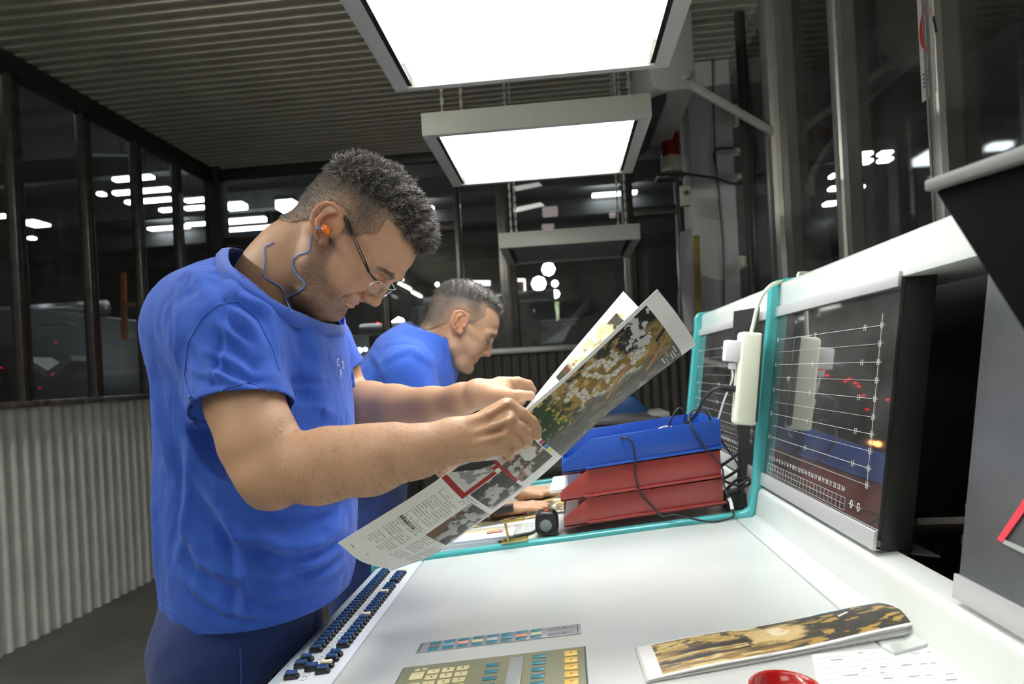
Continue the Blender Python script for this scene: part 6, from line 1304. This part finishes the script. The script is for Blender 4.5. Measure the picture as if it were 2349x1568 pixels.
i_, j_ = np.meshgrid(np.arange(NU - 1), np.arange(NV - 1), indexing='ij'); a_ = (i_ * NV + j_).ravel(); FQ = np.stack([a_, a_ + NV, a_ + NV + 1, a_ + 1], 1)
CO = paint_outer(U, np.clip(Vv * 2, 0, 1)); back = (Vv > .5); CO[back] = np.array([.75, .76, .75]) * (.7 + .5 * fbm(U[back] * 30, Vv[back] * 30, 7))[:, None]
CI = paint_inner(U, np.clip((1 - Vv) * 2, 0, 1)); CI[Vv < .5] = np.array([.8, .8, .8])
du = np.gradient(G, axis=0); dv = np.gradient(G, axis=1); NN = np.cross(du, dv); NN /= np.linalg.norm(NN, axis=2)[..., None]
if NN[NU // 2, 20, 1] > 0: NN = -NN
t = thing('press_sheet', 'large freshly printed sheet, folded lengthwise, held up by the nearer worker', 'printed sheet', tuple(G[NU // 2, NV // 2]))
V = G.reshape(-1, 3); W_ = (G - NN * .0007).reshape(-1, 3)
arr('outer_face', V, FQ, paper_m, t, CO.reshape(-1, 3)); 
i2 = np.arange(0, NU, 2); o = arr('inner_face', W_, FQ[:, ::-1], paper_m, t, CI.reshape(-1, 3))
rim = np.concatenate([np.arange(NV), NV * np.arange(1, NU) + NV - 1, (NU - 1) * NV + np.arange(NV - 2, -1, -1), NV * np.arange(NU - 2, -1, -1)]); n_ = len(rim); RV = np.concatenate([V[rim], W_[rim]]); q = np.arange(n_ - 1); arr('cut_edge', RV, np.stack([q, q + 1, q + 1 + n_, q + n_], 1), mat('paper_edge', (.8, .8, .78), .6), t)

# ------------------------------------------------ print stack on the near desk
def sheet_stack(P4, k_n, label, paint, name='print_stack', nu=360, nv=110, lift=0.001, bow=.006, th=.0022, cat='printed sheets'):
    t = thing(name, label, cat, tuple((P4[0] + P4[2]) / 2)); P4 = [np.array(p) for p in P4]
    for k in range(k_n):
        top = k == k_n - 1; a, b = (nu, nv) if top else (40, 12); u = np.linspace(0, 1, a)[:, None, None]; v_ = np.linspace(0, 1, b)[None, :, None]
        G_ = (P4[0] * (1 - u) + P4[1] * u) * (1 - v_) + (P4[3] * (1 - u) + P4[2] * u) * v_; jx = np.array([.004 * math.sin(k * 2.1), .003 * math.cos(k * 1.7), 0])
        base = lift + th * k * (.35 + .65 * u[..., 0:1]); zc = base + bow * (k / max(k_n - 1, 1)) * np.sin(np.pi * np.clip(v_, 0, 1)) ** 1 * (.3 + u) + .004 * np.sin(u * 9 + k) * (k / k_n) * .4
        G_ = G_ + jx; G_[..., 2] += zc[..., 0]
        ii, jj = np.meshgrid(np.arange(a - 1), np.arange(b - 1), indexing='ij'); q = (ii * b + jj).ravel(); Fq = np.stack([q, q + b, q + b + 1, q + 1], 1)
        uu = u[..., 0] + 0 * v_[..., 0]; vv_ = v_[..., 0] + 0 * uu; c = paint(uu, vv_) if top else np.ones((a, b, 3)) * (.72 if k % 2 else .6)
        o = arr('sheet', G_.reshape(-1, 3), Fq, paper_m, t, c.reshape(-1, 3)); mo = o.modifiers.new('t', 'SOLIDIFY'); mo.thickness = .0012; mo.offset = -1
    return t
def paint_stack(u, v):
    c = np.ones(u.shape + (3,)) * .80; n = fbm(u * 5, v * 16, 201, 5); n2 = fbm(u * 22, v * 24, 207, 4); im = np.ones(c.shape) * np.array([.46, .30, .075])
    im = mixc(im, (.68, .55, .24), sstep(.46, .6, n2) * (u < .5)); im = mixc(im, (.20, .10, .035), sstep(.52, .6, n) * .8)
    im = mixc(im, (.025, .02, .015), sstep(.10, .07, np.abs(v - .50 - .10 * (u - .3) + (n - .5) * .16)) * sstep(.02, .2, u) * sstep(.62, .45, u)); im = mixc(im, (.03, .02, .015), sstep(.03, .02, np.abs(v - .28 - (n - .5) * .1)) * (u < .4))
    im = mixc(im, (.045, .042, .034), sstep(.40, .62, u + (n - .5) * .5 + (v - .5) * .15)); 
    im = mixc(im, (.62, .45, .20), sstep(.13, .09, np.hypot((u - .52) * 1.0, (v - .55) * .38 + (n2 - .5) * .12))); im = mixc(im, (.80, .70, .48), sstep(.06, .03, np.hypot((u - .53) * 1.2, (v - .58) * .3)))
    im = mixc(im, (.45, .28, .07), sstep(.57, .63, fbm(u * 16, v * 9, 215)) * sstep(.5, .6, u) * .9); im = mixc(im, (.02, .018, .015), sstep(.60, .66, fbm(u * 20, v * 6, 219)) * (u < .55) * sstep(.1, .3, v) * .8)
    im = mixc(im, (.7, .7, .68), ((np.abs(u - .80) < .025) & (np.abs(v - .68 - (u - .8) * 2) < .03)).astype(float))
    m = ((u > .055) & (u < .985) & (v > .05) & (v < .96)).astype(float); c = c * (1 - m[..., None]) + im * m[..., None]; c = mixc(c, (.35, .62, .80), ((u > .72) & (v > .96)).astype(float)); return c
a_, b_, c_, d_ = [np.array(desk(*p)) for p in ((1487, 1566), (2113, 1452), (2020, 1402), (1462, 1490))]
b_[2] = max(b_[2], dz(b_[0])); 
sheet_stack([a_, b_, c_, d_], 7, 'stack of printed sheets with a dark golden picture on the near desk', paint_stack)
def paint_far(u, v):
    n = fbm(u * 9, v * 9, 301, 4); c = np.ones(u.shape + (3,)) * np.array([.12, .11, .08]); c = mixc(c, (.55, .42, .16), sstep(.45, .58, n)); c = mixc(c, (.75, .72, .6), sstep(.62, .68, fbm(u * 20, v * 14, 305))); m = ((u < .02) | (u > .98)).astype(float); return mixc(c, (.8, .8, .8), m)
q4 = [np.array(Vector((x, y, dz(x) + .001))) for x, y in ((-.30, 1.82), (.05, 1.86), (.06, 2.12), (-.29, 2.10))]
sheet_stack(q4, 3, 'printed sheets with gold picture flat under the second worker\'s hands', paint_far, nu=90, nv=60, bow=.0)

# ============================================================ SECOND WORKER
Y2 = 1.98
man2 = thing('person', 'second worker behind, blue T-shirt, short grey hair, leaning with both hands on the far desk', 'person', (-.60, Y2, 0))
p2, y2 = math.radians(27), math.radians(16)
a2 = np.array([math.cos(p2) * math.cos(y2), math.cos(p2) * math.sin(y2), -math.sin(p2)]); u2 = np.array([math.sin(p2) * math.cos(y2), math.sin(p2) * math.sin(y2), math.cos(p2)]); l2 = np.array([math.sin(y2), -math.cos(y2), 0]); SC2 = .97
o2 = P_(1056, 748, 1.905) - l2 * .078
def loc2(px, py, y=Y2): v_ = (P_(px, py, y) - o2) / SC2; return (float(v_ @ a2), float(v_ @ l2), float(v_ @ u2))
def neck2(f):
    f.chain([((-.040, 0, -.01), .064), (loc2(1005, 778), .064), (loc2(975, 830), .072), (loc2(950, 880), .08)], .03, sq=((0, 1, 0), .92))
f2 = head_field(neck2, .003, lo=(-.28, -.12, -.24))
H2 = make_head(man2, (o2, a2, l2, u2), f2, 'hair', hair2_m, 4, (5000, 4000), quiff=.6, sc=SC2, hcol=(.045, .038, .034), beard=.35, tone=.9)
def arm2(S, pts, hand, lo, hi):
    f = Fld(lo, hi, .0034); f.chain([(P_(*p), r) for p, r in S], .02); f.chain([(P_(*p), r) for p, r in pts], .02)
    w, k = hand; w = np.array(w)
    for i, (dy, L, r) in enumerate(((-.030, .070, .0085), (-.011, .082, .009), (.010, .086, .009), (.030, .076, .0088))):
        b = w + np.array([.075, dy, -.004]); f.cone(w, b, .021, .0125, .012); m_ = b + np.array([L * .5, dy * .25, .003]); f.chain([(b, .0115), (m_, r), (b + np.array([L, dy * .45, -.006]), r * .8)], .004)
    s_ = k; b = w + np.array([.03, s_ * .03, 0]); f.chain([(w + np.array([.01, s_ * .015, 0]), .018), (b, .013), (b + np.array([.035, s_ * .022, -.004]), .009)], .006)
    V, F = f.mesh(); V = relax(V, F, 1, .4); return V, F, limb_colour(V)
hz = lambda x: dz(x) + .026
wN = (-.235, 1.90, hz(-.235) + .004); wF = (-.165, 2.10, hz(-.165) + .004)
def pw3(p, r): return (np.array(p), r)
def arm2b(S, w, thumb, lo, hi):
    f = Fld(lo, hi, .0034); f.chain([(np.array(p), r) for p, r in S], .02); w = np.array(w)
    for dy, L, r in ((-.030, .070, .0085), (-.011, .082, .009), (.010, .086, .009), (.030, .076, .0088)):
        b = w + np.array([.075, dy, .004]); f.cone(w, b, .021, .0125, .012); m_ = b + np.array([L * .5, dy * .25, .004]); f.chain([(b, .0115), (m_, r), (b + np.array([L, dy * .45, .002]), r * .8)], .004)
    b = w + np.array([.03, thumb * .03, 0]); f.chain([(w + np.array([.01, thumb * .015, 0]), .018), (b, .013), (b + np.array([.035, thumb * .022, 0]), .009)], .006)
    V, F = f.mesh(); V = relax(V, F, 1, .4); return V, F, limb_colour(V)
s2n, s2f = P_(930, 850, 1.82), P_(955, 850, 2.16)
eN, eF = P_(985, 1030, 1.80), P_(1010, 1020, 2.2)
N2 = arm2b([(s2n, .055), (s2n * .4 + eN * .6, .050), (eN, .046), ((eN + np.array(wN)) / 2, .042), (wN, .028)], wN, 1, (-.70, 1.70, .86), (.0, 2.05, 1.46))
FR = arm2b([(s2f, .055), (s2f * .4 + eF * .6, .050), (eF, .046), ((eF + np.array(wF)) / 2, .042), (wF, .028)], wF, -1, (-.70, 1.98, .86), (.06, 2.34, 1.46))
V, F, C = merge([H2, N2, FR]); arr('body', V, F, skin, man2, C)
def shirt2():
    h = .006; f = Fld((-.92, 1.62, .86), (-.28, 2.36, 1.62), h)
    ch = [(P_(985, 790, Y2), .085), (P_(955, 835, Y2), .135), (P_(925, 900, Y2), .150), (P_(895, 1000, Y2), .155), (P_(872, 1090, Y2), .155)]
    f.chain(ch, .05, sq=((0, 1, 0), 1.25)); f.cone(s2n, s2f, .075, .075, .05)
    for s_, e_ in ((s2n, eN), (s2f, eF)): f.chain([(s_, .078), (s_ * .45 + e_ * .55, .070)], .03)
    hem = ((0, 0, 1.10), (0, 0, -1)); nk = (P_(985, 758, Y2) + np.array([.0, 0, .0]), (.40, 0, .92)); d = np.maximum(f.d, f.plane(*hem)); d = np.maximum(d, f.plane(*nk)); planes = [hem, nk]
    for s_, e_, far in ((s2n, eN, 0), (s2f, eF, 1)):
        dd = e_ - s_; dd = dd / np.linalg.norm(dd); p = s_ * .45 + e_ * .55; lim = f.plane((0, 1.84 if not far else 2.13, 0), (0, -1 if not far else 1, 0)); d = np.maximum(d, np.minimum(f.plane(p, dd), lim)); planes.append((p, dd))
    V, F = f.mesh(d); V = relax(V, F, 1, .5); F = cut_open(V, F, planes, h); N = normals(V, F)
    FL = [(px_list([(850, 800), (900, 840), (930, 900)], 1.9), .012, .005), (px_list([(900, 830), (960, 800), (1010, 840)], 1.85), .010, .004), (px_list([(840, 870), (900, 900), (960, 960)], 1.85), .012, .005), (px_list([(985, 860), (1000, 920), (1005, 990)], 1.85), .010, .004)]
    V = V + N * (folds(V, N, FL) + (noise3(V, 14, 22) - .5) * .014)[:, None]; o = arr('t_shirt', V, F, shirt_m, man2); mo = o.modifiers.new('thick', 'SOLIDIFY'); mo.thickness = .0025; mo.offset = -1; return o
shirt2()
legs([(.80, -.700, Y2, .135, .17), (.95, -.685, Y2, .135, .17), (1.05, -.67, Y2, .135, .17), (1.14, -.655, Y2, .130, .165)], [[((-.70, y, .84), .10), ((-.70, y, .5), .075), ((-.72, y, .10), .062)] for y in (1.89, 2.07)], trouser_m, man2, (-.90, 1.74, .02), (-.46, 2.22, 1.18), .010)
for y in (1.89, 2.07): shoe(-.70, y, man2)
t = thing('glasses', 'small rimless glasses on the second worker\'s nose, a lens catching light', 'glasses', tuple(o2 + a2 * .1))
for s_ in (1, -1):
    def hq(a, l, h): return Vector(o2 + SC2 * (a * a2 + l * l2 + h * u2))
    P = [hq(.128 - .012 * u ** 1.5, s_ * (.012 + .048 * u), -.014 + .024 * v_) for u, v_ in ((0, .5), (.1, .1), (.5, 0), (.9, .1), (1, .5), (.9, .9), (.5, 1), (.1, .9))]
    mb = MB(); mb.add([sum(P, Vector()) / 8] + P, [(0, i + 1, (i + 1) % 8 + 1) for i in range(8)]); mb.build('lens', glassmat('spectacle_lens'), t); mb = MB(); mb.tube(P + [P[0]], .0008, 6, 2); mb.build('rim', silver, t, smooth=True)
    mb = MB(); mb.tube([hq(.113, s_ * .066, .004), hq(.06, s_ * .078, .012), hq(.008, s_ * .086, .034), hq(-.01, s_ * .084, .02)], .0006, 6, 3); mb.build('temple', silver, t, smooth=True)
